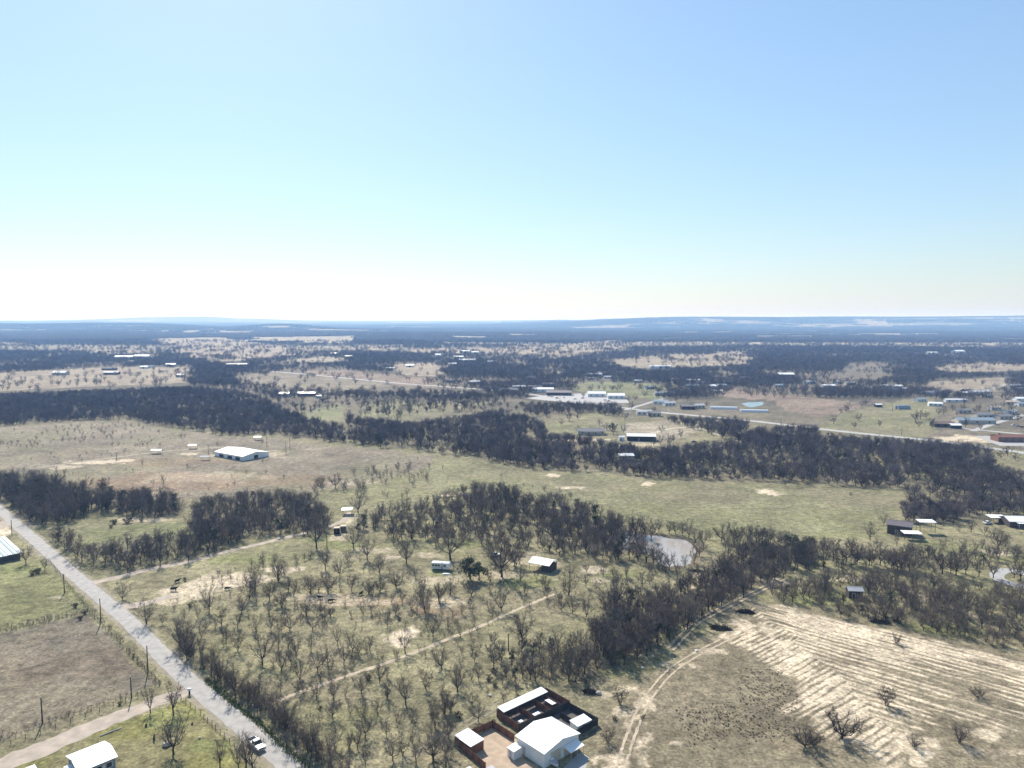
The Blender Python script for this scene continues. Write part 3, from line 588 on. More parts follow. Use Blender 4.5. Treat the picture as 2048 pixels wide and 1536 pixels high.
TG = Z5(850,1236,5.12,[(335,740,560),(480,890,720),(200,970,750),(265,960,820),(545,1060,880),(240,1230,1000),(100,1120,880),(85,1450,1130),(215,1420,1210),(805,860,740)])
for x, y, t in TG: tree(G(x, y), max(3, height_at(x, y, t)), '*spindly bare tree', 'trees by the pens')
TH = Z5(1515,1136,3.84,[(1060,580,500),(990,1060,920),(1690,1000,910),(365,1380,1210),(425,1370,1240),(650,1310,1080),(1205,1380,1280),(1555,1350,1210)]) + Z5(850,1236,5.12,[(2000,880,720),(1870,1280,1130)])
for x, y, t in TH: tree(G(x, y), max(2.5, height_at(x, y, t)), '*lone mesquite in the cleared field', 'mesquites in the cleared field', random.choice((12, 13, 14)), 1.35)
TI = Z5(1515,836,3.84,[(1070,980,870),(865,940,800),(970,820,730),(580,1100,920),(680,1110,950),(765,1130,960),(860,1130,960),(940,1130,960),(1045,1160,1000),(1100,1160,1000),(1165,1180,1020),(1205,1180,1040),(1420,1200,990),(1525,1210,1040),(1600,1200,1060),(1700,1220,1040),(1810,1230,1060),(1850,1010,850),(1640,880,780),(1745,900,830),(2020,1250,1060),(1970,1230,1100)])
for x, y, t in TI: tree(G(x, y), max(3, height_at(x, y, t)), '*bare oak of the broken row', 'oaks below the brown barn', random.choice((5, 6, 7, 8, 9)))
TJ = Z5(1515,1136,3.84,[(1090,430,250),(1270,480,340),(1345,450,330),(1460,480,330),(1750,570,400),(1550,510,360),(850,400,260),(640,380,260),(700,380,260),(355,240,120),(940,310,200),(1755,350,180),(1590,300,120),(1240,310,200),(1840,210,130),(200,230,110),(450,250,150)])
for x, y, t in TJ: tree(G(x, y), max(3, height_at(x, y, t)), '*bare tree in greenish brush', 'trees of the greenish brush')
TK = Z5(0,1136,3.84,[(940,240,100),(1130,430,230),(1250,430,340),(1390,600,390),(1450,680,480)])
HEDGE = [(366,1296),(380,1322),(417,1350),(444,1368),(491,1402),(525,1420),(546,1440),(582,1484),(634,1530),(690,1580)]
for k, (X, Y) in enumerate(resample([G(*p) for p in HEDGE], 2.6)):
    x, y = proj(X + random.uniform(-1.2, 1.8), Y + random.uniform(-.8, 2.2), 0); h = random.uniform(4.0, 7.5) if k % 3 else random.uniform(6.5, 9); TK.append((float(x), float(y), float(proj(X, Y, h)[1])))
for x, y, t in TK: tree(G(x, y), max(3, height_at(x, y, t)), '*bare hedgerow tree', 'hedgerow trees', random.choice((0, 3, 5, 6, 9, 10)))
tree(G(301, 1426), height_at(301, 1426, 1376), 'small bare tree at the edge of the gravel driveway', None, 9)
tree(G(347, 1430), height_at(347, 1430, 1366), 'slender leaning bare tree on the lawn near the mailbox', None, 10)
tree(G(347, 1508), height_at(347, 1508, 1422), 'large bare tree with round crown alone on the lawn', None, 6, 1.15)
for x, y, t in [(440,1536,1475),(492,1540,1462),(505,1545,1470),(478,1542,1480)]: tree(G(x, y), height_at(x, y, t), 'bare sapling in the clump beside the white pickup truck', 'saplings by the pickup', random.choice((9, 10, 11)))
for x, y, t in [(52,1127,1088),(90,1141,1112)]: tree(G(x, y), height_at(x, y, t), 'dark bare tree beside the pale green roof', 'trees by the pale green roof', random.choice((5, 6)))
for x, y, t in [(1701,994,982),(1570,972,961),(1392,1238,1236)][:2]: tree(G(x, y), height_at(x, y, t), 'tiny bare sapling out on the long green meadow', 'saplings on the meadow', 3)

# evergreens and low shrubs
def gen_leafy(seed, H, W, n, leaf, flat=.8):
    rg = random.Random(seed); T, C = MB(), MB(); T.tube([(0, 0, -.2), (rg.gauss(0, .1), rg.gauss(0, .1), H * .45)], [.22 * H / 8, .12 * H / 8], 6)
    cl = [(Vector((rg.gauss(0, .42) * W, rg.gauss(0, .42) * W, H * rg.uniform(.30, .80))), W * rg.uniform(.25, .5)) for _ in range(14)]
    for c, r in cl[:6]: T.tube([(0, 0, H * .3), c], [.09 * H / 8, .03], 4, False)
    for i in range(n):
        c, r = rg.choice(cl); d = Vector((rg.gauss(0, 1), rg.gauss(0, 1), rg.gauss(0, 1) * flat)).normalized() * r * rg.uniform(.5, 1.0); p = c + d
        if p.z < .15: p.z = .15 + rg.random() * .3
        u = Vector((rg.gauss(0, 1), rg.gauss(0, 1), rg.gauss(0, 1))).normalized(); w = u.orthogonal().normalized(); s = leaf * rg.uniform(.6, 1.3)
        C.add([p - u * s, p + w * s * .5, p + u * s, p - w * s * .5], [(0, 1, 2, 3)])
    return T, C
EV = []
for i in range(3):
    T, C = gen_leafy(300 + i, 8, 2.7, 1500, .22); EV.append((T.mesh('trunk', BARK), C.mesh('crown', LEAF)))
def leafy(name, xy, h, w, label, cat, group=None):
    T, C = random.choice(EV); o = bpy.data.objects.new(name, None); COL.objects.link(o); o.location = (xy[0], xy[1], 0)
    o.rotation_euler = (0, 0, random.uniform(0, 6.3)); o.scale = (w / 7, w / 7, h / 7.2); place('trunk', T, o); place('crown', C, o); return tag(o, label, cat, group)
leafy('evergreen_oak', G(940,1158), 9.5, 12, 'broad dark evergreen oak beside the white camper', 'tree')
leafy('evergreen_oak', G(958,1160), 7, 9, 'lower evergreen oak spreading against the broad one by the camper', 'tree')
for x, y in [(1600,1118),(1622,1108),(1585,1105)]: leafy('evergreen_oak', G(x, y), 8, 9, 'dark green oak in the belt below the long meadow', 'tree', 'green oaks in the belt')
for x, y, h in [(1225,862,8),(800,835,7),(740,820,5),(1885,800,7),(1100,770,7)]: leafy('evergreen_oak', G(x, y), h, h * 1.1, 'rounded evergreen among the village houses and fields', 'tree', 'evergreens in the village')
SHR = []
for i in range(4):
    T, C = gen_leafy(340 + i, 1.6, .8, 170, .13, .6); TT = MB(); rg = random.Random(i)
    for k in range(40):
        a = rg.uniform(0, 6.28); L = rg.uniform(.5, 1.0); TT.spike((math.cos(a) * .2, math.sin(a) * .2, 0), (math.cos(a) * L * 1.1, math.sin(a) * L * 1.1, rg.uniform(.6, 1.6)), .03)
    SHR.append((TT.mesh('stems', BARK), C.mesh('foliage', SHRUBL)))
def shrub(xy, s, label, group=None):
    T, C = random.choice(SHR); o = bpy.data.objects.new('shrub', None); COL.objects.link(o); o.location = (xy[0], xy[1], 0)
    o.rotation_euler = (0, 0, random.uniform(0, 6.3)); o.scale = (s, s, s * .9); place('stems', T, o); place('foliage', C, o); return tag(o, label, 'shrub', group)
for x, y, s in [(737,1360,1.3),(640,1420,.8),(917,1437,1.3),(798,1241,1.1),(985,1450,1),(380,1213,1.3),(1286,1438,.9),(1229,1440,.9),(1295,1190,1.2),(1000,1145,1),(228,1048,2),(255,1046,2.4),(222,1056,1.4),(283,1043,1.5),(75,1147,1.8),(65,1150,1.6),(240,1410,.8),(160,1240,1.2),(170,1228,1.2),(150,1215,1.3),(1768,1242,2),(1750,1240,1.6),(1790,1243,1.8),(1700,1220,1.5),(978,1362,1.3),(990,1372,1.2),(985,1345,1)]:
    shrub(G(x, y), s, f"{'small' if s < 1.15 else 'broad'} dark shrub in the grass {place_words(*G(x, y))}", 'low shrubs on the pasture')

# ------------------------------------------------------------------ masses of trees: instanced woods (stuff)
def joined(parts, name):
    me = bpy.data.meshes.new(name); V, F, MI = [], [], []; ms = []
    for mb, m in parts:
        o = len(V); V += mb.v; F += [tuple(i + o for i in f) for f in mb.f]; MI += [len(ms)] * len(mb.f); ms.append(m)
    me.from_pydata(V, [], F); [me.materials.append(m) for m in ms]; me.polygons.foreach_set('material_index', MI); me.update(); return me
def kit(name, meshes):
    c = bpy.data.collections.new(name)
    for k, me in enumerate(meshes): c.objects.link(bpy.data.objects.new(f'{name}_{k:02d}', me))
    return c
EVW = [gen_leafy(360 + i, 7.6, 2.1, 520, .24) for i in range(2)]
near_kit = kit('near_tree_kit', [joined([(EVW[0][0], BARK), (EVW[0][1], LEAF)], 'wood_evergreen')] + [joined([(T, BARK), (C, TWIGD)], 'wood_tree') for T, C in [gen_tree(500 + i, st, 8, 7, 12, .036, 5) for i, st in enumerate(['oak', 'oak', 'oak', 'tall', 'oak', 'mesquite', 'tall', 'oak', 'oak', 'oak', 'tall', 'oak', 'mesquite', 'oak'])]])
belt_kit = kit('belt_tree_kit', [joined([(EVW[1][0], BARK), (EVW[1][1], LEAF)], 'belt_evergreen')] + [joined([(T, BARK), (C, TWIGN)], 'belt_tree') for T, C in [gen_tree(560 + i, st, 8, 7, 12, .025, 5) for i, st in enumerate(['oak', 'tall', 'mesquite', 'oak', 'tall', 'oak', 'mesquite', 'tall', 'oak', 'oak', 'tall', 'mesquite'])]])
scrub_kit = kit('scrub_tree_kit', [joined([(T, BARK), (C, TWIG)], 'scrub_tree') for T, C in [gen_tree(600 + i, 'mesquite', 7, 7, 11, .023, 4) for i in range(6)]])
far_kit = kit('far_tree_kit', [joined([(T, BARK), (C, TWIGD)], 'far_tree') for T, C in [gen_tree(700 + i, 'oak', 6, 5, 9, .085, 3, 1.3) for i in range(6)]])
def clump(seed):
    rg = random.Random(seed); mb = MB()
    for k in range(46):
        x, y = rg.uniform(-40, 40), rg.uniform(-40, 40); r = rg.uniform(3.5, 6.5); h = rg.uniform(5, 9); n = 6; o = []
        for j in range(n): a = 6.283 * j / n; o.append((x + math.cos(a) * r * rg.uniform(.8, 1.2), y + math.sin(a) * r * rg.uniform(.8, 1.2), h * .25))
        for j in range(n): a = 6.283 * (j + .5) / n; o.append((x + math.cos(a) * r * .7 * rg.uniform(.7, 1.2), y + math.sin(a) * r * .7 * rg.uniform(.7, 1.2), h * rg.uniform(.65, .9)))
        o.append((x, y, h)); mb.add(o, [(j, (j + 1) % n, n + j) for j in range(n)] + [((j + 1) % n, n + (j + 1) % n, n + j) for j in range(n)] + [(n + j, n + (j + 1) % n, 2 * n) for j in range(n)])
    return mb.mesh('far_clump', FARWOOD)
clump_kit = kit('clump_kit', [clump(800 + i) for i in range(5)])
def instancer(name, label, pts, coll, ncoll, cat='trees'):
    """pts: rows of x,y,z,scale -> one stuff object holding the whole mass"""
    pts = np.asarray(pts, float); n = len(pts); rg = np.random.default_rng(n)
    me = bpy.data.meshes.new(name); me.vertices.add(n); me.vertices.foreach_set('co', pts[:, :3].ravel())
    for an, ty, v in (('rot', 'FLOAT', rg.uniform(0, 6.28, n)), ('scl', 'FLOAT', pts[:, 3]), ('pick', 'INT', rg.integers(0, ncoll, n))):
        a = me.attributes.new(an, ty, 'POINT'); a.data.foreach_set('value', v.astype(np.float32 if ty == 'FLOAT' else np.int32))
    me.update(); o = place(name, me); ng = bpy.data.node_groups.new(name + '_nodes', 'GeometryNodeTree')
    ng.interface.new_socket('Geometry', in_out='INPUT', socket_type='NodeSocketGeometry'); ng.interface.new_socket('Geometry', in_out='OUTPUT', socket_type='NodeSocketGeometry')
    N, L = ng.nodes, ng.links; gi, go = N.new('NodeGroupInput'), N.new('NodeGroupOutput')
    ci = N.new('GeometryNodeCollectionInfo'); ci.inputs[0].default_value = coll; ci.inputs['Separate Children'].default_value = True; ci.inputs['Reset Children'].default_value = True
    ip = N.new('GeometryNodeInstanceOnPoints'); ip.inputs['Pick Instance'].default_value = True
    def na(an, ty): q = N.new('GeometryNodeInputNamedAttribute'); q.data_type = ty; q.inputs['Name'].default_value = an; return q.outputs[0]
    cx = N.new('ShaderNodeCombineXYZ'); L.new(na('rot', 'FLOAT'), cx.inputs[2])
    L.new(gi.outputs[0], ip.inputs['Points']); L.new(ci.outputs[0], ip.inputs['Instance']); L.new(na('pick', 'INT'), ip.inputs['Instance Index'])
    L.new(cx.outputs[0], ip.inputs['Rotation']); L.new(na('scl', 'FLOAT'), ip.inputs['Scale']); L.new(ip.outputs[0], go.inputs[0])
    md = o.modifiers.new('instances', 'NODES'); md.node_group = ng
    return tag(o, label, cat, kind='stuff')
NP = np.random.default_rng(11)
ROADW = [G(*p) for p in ROAD]
def scatter(poly, spacing, hmin, hmax, dens=1.0, crown_in=True, clump_size=None, unit=8.3, gap=2.0):
    W = [G(*p) for p in poly]; xs = [p[0] for p in W]; ys = [p[1] for p in W]
    gx, gy = np.meshgrid(np.arange(min(xs), max(xs), spacing), np.arange(min(ys), max(ys), spacing)); gx = gx.ravel(); gy = gy.ravel()
    gx = gx + NP.uniform(-.48, .48, gx.size) * spacing; gy = gy + NP.uniform(-.48, .48, gy.size) * spacing
    h = NP.uniform(hmin * .72, hmax * 1.06, gx.size) * (1 + .6 * (fbm(gx, gy, 34, 2, 40) - .5))
    px, py = proj(gx, gy, 0); k = inpoly(px, py, poly)
    if crown_in: qx, qy = proj(gx, gy, h * .8); k &= inpoly(qx, qy, poly)
    keep = NP.uniform(0, 1, gx.size) < dens * (1 if clump_size is None else np.clip((fbm(gx, gy, clump_size, 2, 44) - .30) * 3.2, .05, 1))
    k &= keep & ((fbm(gx, gy, 17, 2, 47) < gap) | (NP.uniform(0, 1, gx.size) < .25)) & (linedist(gx, gy, ROADW) > 5.5)
    for B in KEEP_OUT: k &= ~((np.abs(gx - B[0]) < B[2]) & (np.abs(gy - B[1]) < B[3]))
    k &= (pondcut(gx, gy) < -.5) | (px < 1305)
    return np.stack([gx, gy, np.zeros_like(gx) - .05, h / unit], 1)[k]
KEEP_OUT = [(*G(x, y), rx, ry) for x, y, rx, ry in [(487,908,22,22),(881,1138,7,10),(1085,1132,9,12),(695,1025,6,10),(682,1062,7,9),(1800,1060,10,16),(1850,1065,10,12),(1823,1078,9,10),(1707,1195,6,8),(2030,1048,20,14),(1281,880,18,14),(1182,868,20,12),(2010,1155,14,14),(1980,880,45,25),(990,1110,5,6),(614,792,20,25),(569,792,12,20)]]
cat_ = lambda *a: np.concatenate(a)
instancer('woods', 'dense dark leafless wood beyond the hillside barn pasture', scatter(WOOD_A, 5.2, 5.5, 8.5, gap=.62), near_kit, 15)
instancer('woods', 'dense dark leafless wood stretching behind the long green meadow', cat_(scatter(WOOD_B, 4.9, 5.5, 9, gap=.62), scatter(WOOD_N8, 5, 7, 9)), near_kit, 15)
instancer('woods', 'leafless roadside wood around the small green clearing', cat_(scatter(WOOD_N1, 4.4, 7, 10, gap=.68), scatter(WOOD_N2, 4.4, 6, 9.5, gap=.68)), belt_kit, 13)
instancer('woods', 'loose grove of bare oaks between the camper and the meadow', cat_(scatter(WOOD_N3, 4.8, 5, 9, .85, gap=.66), scatter([(1090,1050),(1230,1052),(1305,1072),(1298,1100),(1280,1128),(1150,1116),(1095,1110)], 4.4, 6, 9, .8, False)), belt_kit, 13)
instancer('woods', 'dense bare tree belt below the pond and along the sandy track', cat_(scatter(WOOD_N5, 3.3, 4.5, 9, .9), scatter(WOOD_N6, 6.5, 5.5, 8, .8), scatter(WOOD_N7, 4.6, 6, 9, .85)), belt_kit, 13)
instancer('woods', 'narrow bare woods along the highway in the middle distance', cat_(scatter(WOOD_C, 7, 6, 9, .8), scatter([(385,765),(470,762),(560,775),(690,790),(860,796),(1010,795),(1065,820),(900,834),(800,838),(700,830),(600,826),(520,790)], 8, 5, 9, .55, False, 60), scatter(WOOD_D, 7, 7, 10), scatter(WOOD_E, 6, 7, 10)), near_kit, 15)
PAST = [(330,1180),(560,1110),(720,1110),(860,1150),(1010,1160),(1180,1190),(1100,1230),(960,1300),(850,1420),(700,1536),(640,1536),(480,1400),(350,1270)]
instancer('scrub', 'low leafless scrub scattered over the pastures and clearings', cat_(
    scatter(WOOD_N4, 6.5, 3.5, 6.5, .6, clump_size=26), scatter(WOOD_N6, 3.5, 3.5, 7, .85), scatter(WOOD_N9, 8, 5, 8, .45), scatter(PAST, 5.0, 1.5, 4.5, .45, False), scatter(PAST, 3.4, .5, 1.4, .2, False), scatter([(960,1110),(1200,1110),(1330,1150),(1240,1200),(1100,1230),(980,1200)], 4, .5, 1.5, .4, False),
    scatter([(690,1300),(960,1230),(1040,1260),(930,1330),(1000,1380),(900,1460),(760,1536),(640,1536),(560,1440)], 5.0, 1.5, 5, .38, False),
    scatter([(356,1285),(372,1280),(400,1320),(460,1362),(540,1412),(600,1475),(700,1565),(660,1570),(575,1488),(535,1447),(470,1398),(410,1360),(372,1325)], 1.5, 1.5, 5.0, .85, False), scatter([(100,1080),(160,1150),(230,1190),(205,1190),(130,1130)], 2.4, 2, 4.5, .8, False),
    scatter([(960,1110),(1200,1110),(1330,1150),(1240,1200),(1100,1230),(980,1200)], 8, 3, 6.5, .5, False),
    scatter([(0,862),(255,845),(443,880),(724,900),(860,915),(700,975),(350,995),(0,950)], 11, 1.5, 4, .35, False, 60), scatter([(0,862),(255,845),(330,860),(300,900),(0,930)], 7, 1.5, 3.5, .5, False, 40),
    scatter([(820,965),(960,940),(1240,1010),(1100,1005),(960,985)], 12, 2, 4, .3, False),
    scatter([(-700,1620),(2700,1620),(3600,2300),(-1600,2300)], 8, 2, 6, .5, False, 40), scatter([(-600,800),(-70,800),(-80,1000),(-100,1500),(-900,1500)], 9, 3, 7, .5, False, 50), scatter([(2120,880),(2700,880),(2900,1320),(2130,1320)], 7, 4, 8, .6, False, 50), scatter([(-20,1260),(170,1218),(180,1226),(0,1270)], 1.1, .5, 1.2, .75, False), scatter([(85,1110),(105,1112),(325,1366),(312,1372)], 1.1, .5, 1.3, .7, False), scatter([(-20,1478),(318,1366),(322,1374),(-10,1490)], 1.0, .5, 1.2, .7, False)), scrub_kit, 6)
# middle and far woods
def far_trees():
    out = []
    y = 905.0
    while y < 3400:
        s = 6.8 + (y - 900) * .0038; n = int(2.2 * y / s); x = (np.arange(n) + NP.uniform(-.45, .45, n)) * s - 1.1 * y; yy = y + NP.uniform(-.5, .5, n) * s
        out.append(np.stack([x, yy, np.full(n, s)], 1)); y += s
    P = np.concatenate(out); x, y, s = P.T; px, py = proj(x, y, 0); qx, qy = proj(x, y, 8)
    fld = np.zeros(len(x), bool)
    jx = (fbm(x, y, 45, 3, 61) - .5) * 90; jy = (fbm(x, y, 45, 3, 62) - .5) * 14
    for c, poly in FIELDS[:34]: fld |= inpoly(px + jx, py + jy, poly) | inpoly(qx + jx, qy + jy, poly)
    for poly in (WOOD_A, WOOD_B, WOOD_C, WOOD_D, WOOD_E): fld |= inpoly(px, py, poly)
    n1 = fbm(x, y, 130, 3, 8); n3 = fbm(x, y, 45, 2, 12)
    dens = np.where(y < 1900, np.clip(1.4 - sstep(.54, .70, n1) * 1.2, .22, 1), np.clip(1.35 - sstep(.54, .68, n1) * 1.0, .35, 1)) * np.clip(.5 + 1.2 * n3, 0, 1)
    dens = dens * np.where(y > 2100, 1 - .85 * sstep(.60, .66, fbm(x, y * 3.4, 1300, 4, 9)), 1)
    dens = np.where(fld, np.where(n3 > .58, np.where(y < 1700, .09, .5), .02), dens)
    k = NP.uniform(0, 1, len(x)) < dens
    rd = [G(*p) for p in [(506,740),(700,757),(900,774),(1000,781),(1080,791),(1160,803),(1290,822),(1500,841),(1640,858),(1840,878)]]
    k &= (linedist(x, y, rd) > 9) & ~inpoly(px, py, [(1080,780),(1260,780),(1265,812),(1040,806)]) & ~inpoly(px, py, [(1480,795),(1540,798),(1540,828),(1420,826),(1420,808)])
    h = NP.uniform(6.5, 10, len(x)) * (1 + (y - 900) / 6000)
    ex = Z5(1515, 600, 3.84, [(585,950),(745,985),(775,930),(940,975),(1210,935),(1240,975),(1295,910),(1250,915),(1340,985),(1390,880),(1430,880),(1600,980),(1715,1000),(1530,890),(1560,880),(1680,870),(1890,820),(1780,870),(1850,910),(1900,910),(1940,900),(2000,930),(700,850),(680,860),(640,870),(800,820),(830,810),(1790,700),(1660,790),(1590,800),(1480,720),(1400,720),(1240,690),(1130,680),(1550,760),(1620,720),(1880,760),(1920,790),(1960,760),(1500,850),(1580,850),(1700,850),(1820,850),(1950,850),(1870,1220),(1920,1200),(1980,1230)])
    ex += Z5(1000, 600, 3.84, [(765,965),(470,960),(600,920),(530,930),(990,780),(1040,770),(1160,700),(860,700),(800,700),(680,690),(605,690),(550,680),(640,750),(1390,1060),(1240,1020),(1280,690),(1070,660),(1010,640),(1350,780),(1370,750),(1480,830),(1590,820),(1180,1120),(1230,1110),(1300,1120),(1330,1090),(820,1000),(870,1030),(950,1020),(600,1020),(1180,860),(1150,900),(960,920),(1010,840),(870,690),(900,700),(1180,690),(1220,700),(1130,700),(1440,770),(1500,740),(1350,690),(1400,700),(700,700),(760,690),(540,720),(470,720)])
    ex += Z5(0, 600, 3.84, [(540,640),(655,630),(665,575),(805,620),(1180,575),(1190,640),(1270,610),(1310,600),(285,695),(735,620),(1005,590),(20,690),(1800,635),(1740,640),(230,690)])
    ex += Z5(500, 600, 3.84, [(750,600),(795,620),(590,550),(690,540),(410,565),(640,590),(320,560),(560,790),(600,780),(850,840),(900,860),(1230,830),(1130,930),(1000,960),(1060,900),(830,720),(740,730),(1700,690),(1800,700)])
    E = np.array([G(a, b) for a, b in ex]); eh = NP.uniform(6, 10.5, len(E)); A_ = np.stack([E[:, 0], E[:, 1], np.zeros(len(E)), eh / 8.3], 1)
    return np.concatenate([np.stack([x, y, terrain(x, y), h / 8.3], 1)[k], A_])
instancer('woods', 'bare woods and hedgerow trees mingled with the far village and fields', far_trees(), far_kit, 6)
def far_clumps():
    out = []; y = 3200.0
    while y < 16000:
        s = 62 + (y - 3200) * .013; n = int(2.2 * y / s); x = (np.arange(n) + NP.uniform(-.45, .45, n)) * s - 1.1 * y; out.append(np.stack([x, y + NP.uniform(-.5, .5, n) * s, np.full(n, s)], 1)); y += s * .8
    P = np.concatenate(out); x, y, s = P.T; n2 = fbm(x, y * 3.4, 1300, 4, 9); px, py = proj(x, y, terrain(x, y)); fld = np.zeros(len(x), bool)
    for c, poly in FIELDS[:34]: fld |= inpoly(*proj(x, y, 0), poly) | inpoly(*proj(x, y - s * .4, 0), poly)
    k = ~fld & (NP.uniform(0, 1, len(x)) < np.clip(1.2 - 1.2 * sstep(.55, .62, n2), .05, 1))
    return np.stack([x, y, terrain(x, y) - .5, s / 70 * 1.0], 1)[k]
instancer('woods', 'hazy blue wooded hills on the horizon', far_clumps(), clump_kit, 5)

# ------------------------------------------------------------------ buildings
def frame4(c, z):
    """centre, length, width and heading from four roof corners a,b,c,d seen at height z (a->b runs along the ridge)"""
    P = [Vector(G(x, y, z)) for x, y in c]; m = sum(P, Vector((0, 0))) / 4; u = ((P[1] - P[0]) + (P[2] - P[3])) / 2; w = ((P[2] - P[1]) + (P[3] - P[0])) / 2
    return (m.x, m.y), u.length, w.length, math.atan2(u.y, u.x)
def head(p, q): a, b = G(*p), G(*q); return math.atan2(b[1] - a[1], b[0] - a[0])
def gable(t, L, W, e, rise, roof_m, wall_m, over=.4, thick=.12, walls=True, shed_roof=False):
    """walls with gable ends and a roof of two slopes (or one) under the thing t; ridge along x"""
    l, w = L / 2 - over, W / 2 - over
    if shed_roof:
        if walls: MB().prism([(-w, 0), (w, 0), (w, e + rise - .05), (-w, e - .05)], -l, l).build('wall', wall_m, t)
        r = MB().prism([(-W / 2, e), (W / 2, e + rise), (W / 2, e + rise + thick), (-W / 2, e + thick)], -L / 2, L / 2).build('roof', roof_m, t)
    else:
        if walls: MB().prism([(-w, 0), (w, 0), (w, e - .02), (0, e + rise * (w / (W / 2)) - .03), (-w, e - .02)], -l, l).build('wall', wall_m, t)
        s = rise / (W / 2)
        r = MB().prism([(-W / 2, e - s * over), (0, e + rise), (W / 2, e - s * over), (W / 2, e - s * over + thick), (0, e + rise + thick), (-W / 2, e - s * over + thick)], -L / 2, L / 2).build('roof', roof_m, t)
        MB().prism([(-.2, e + rise + thick - .02), (.2, e + rise + thick - .02), (0, e + rise + thick + .08)], -L / 2 + .02, L / 2 - .02).build('ridge_cap', roof_m, r)
    return l, w
def opening(t, name, m, x, y, z, wx, wz, face, trim=None, deep=.06):
    """a door or window set on a wall face: face 'y-','y+','x-','x+'"""
    s = -1 if face[1] == '-' else 1
    if face[0] == 'y': d = (wx, deep, wz); c = (x, y + s * deep / 2, z); fd = (wx + .24, deep * .6, wz + .24); fc = (x, y + s * deep * .3, z)
    else: d = (deep, wx, wz); c = (x + s * deep / 2, y, z); fd = (deep * .6, wx + .24, wz + .24); fc = (x + s * deep * .3, y, z)
    o = MB().box(c, d).build(name, m, t)
    if trim: MB().box(fc, fd).build('frame', trim, o)
    return o
def posts(t, xs, ys, h, r=.09, m=None):
    for x in xs:
        for y in ys: MB().tube([(x, y, -.1), (x, y, h)], r, 6).build('post', m or WOODM, t)
def house(name, label, px, py, L, W, e, rise, hd, roof_m, wall_m, group=None, cat='house', open_sides=False, nwin=2, chimney=None, shed_roof=False, porch=False):
    t = thing(name, label, cat, G(px, py), hd, group)
    l, w = gable(t, L, W, e, rise, roof_m, wall_m, walls=not open_sides, shed_roof=shed_roof)
    if open_sides: posts(t, np.linspace(-l, l, max(2, int(L / 4) + 1)), (-w, w), e - .05)
    else:
        side = 'y-' if math.cos(hd) > 0 else 'y+'; yy = -w if side == 'y-' else w
        for k in range(nwin): opening(t, 'window', GLASS, -l + (k + .5) * 2 * l / max(1, nwin) + (.9 if nwin > 1 else 1.3), yy, e * .55, 1.2, 1.1, side, WHITE_WALL)
        opening(t, 'door', BROWN_WALL, -l * .15 - .4, yy, 1.03, .95, 2.0, side, WHITE_WALL)
    if chimney is not None: MB().box((chimney, 0, e + rise * .7), (1.2, 1.0, 2.6)).build('chimney', BRICK, t)
    if porch:
        yy = -w if math.cos(hd) > 0 else w; s = -1 if yy < 0 else 1
        p = MB().box((0, yy + s * 1.3, e - .35), (l * 1.2, 2.4, .1)).build('porch_roof', roof_m, t)
        for x in (-l * .55, l * .55): MB().tube([(x, yy + s * 2.3, 0), (x, yy + s * 2.3, e - .4)], .08, 6).build('porch_post', WHITE_WALL, t)
    return t

# white workshop by the pens
SH = [(1029, 1473), (1087.5, 1508.5), (1162.5, 1469.5), (1104, 1434)]; ctr, L, W, A = frame4(SH, 3.5)
t = thing('workshop', 'large white metal workshop with low gable roof beside the pens', 'building', ctr, A); l, w = gable(t, L, W, 3.6, 1.15, WHITE_ROOF, WHITE_WALL, .35)
opening(t, 'roller_door', BEIGE_WALL, l, -w * .35, 1.4, 3.2, 2.8, 'x+', WHITE_WALL); opening(t, 'roller_door', BEIGE_WALL, l, w * .38, 1.4, 2.8, 2.8, 'x+', WHITE_WALL)
opening(t, 'door', GREY_ROOF, -l * .5, -w, 1.03, .95, 2.05, 'y-', WHITE_WALL)
for x in np.linspace(-L / 2 + 1, L / 2 - 1, 9): 
    for s in (-1, 1): pass
MB().prism([(-.6, 2.75), (.0, 2.45)][::-1] + [(0, 2.53), (-.6, 2.83)], 0, .01)
aw = MB(); aw.add([(l + .05, w * .05, 2.65), (l + 2.6, w * .05, 2.25), (l + 2.6, w * .86, 2.25), (l + .05, w * .86, 2.65), (l + .05, w * .05, 2.73), (l + 2.6, w * .05, 2.33), (l + 2.6, w * .86, 2.33), (l + .05, w * .86, 2.73)], [(0, 3, 2, 1), (4, 5, 6, 7), (0, 1, 5, 4), (1, 2, 6, 5), (2, 3, 7, 6), (3, 0, 4, 7)])
awo = aw.build('awning', WHITE_ROOF, t)
for f in (.08, .45, .83): MB().tube([(l + 2.5, w * f, 0), (l + 2.5, w * f, 2.28)], .06, 6).build('awning_post', GREY_ROOF, awo)
for x in (-.3, .28): MB().box((L * x, -W * .22, 4.16), (2.6, 1.0, .07)).build('skylight', POLY, t)
# propane tank in front of the shop
def tank(xy, rz, label, L=3.2, r=.55):
    t = thing('propane_tank', label, 'tank', xy, rz); n = 8; P = []; Rr = []
    for k in range(-n, n + 1):
        u = k / n; xx = u * L / 2; P.append((xx, 0, r + .35)); e = max(0, abs(xx) - (L / 2 - r)) / r; Rr.append(max(.02, r * math.sqrt(max(0, 1 - e * e))))
    smooth(MB().tube(P, Rr, 14).build('vessel', TANKM, t))
    for x in (-L * .3, L * .3): MB().box((x, 0, .22), (.16, .8, .44)).build('leg', GREY_ROOF, t)
    MB().cyl((0, 0, 2 * r + .42), .2, .25).build('valve_dome', TANKM, t); return t
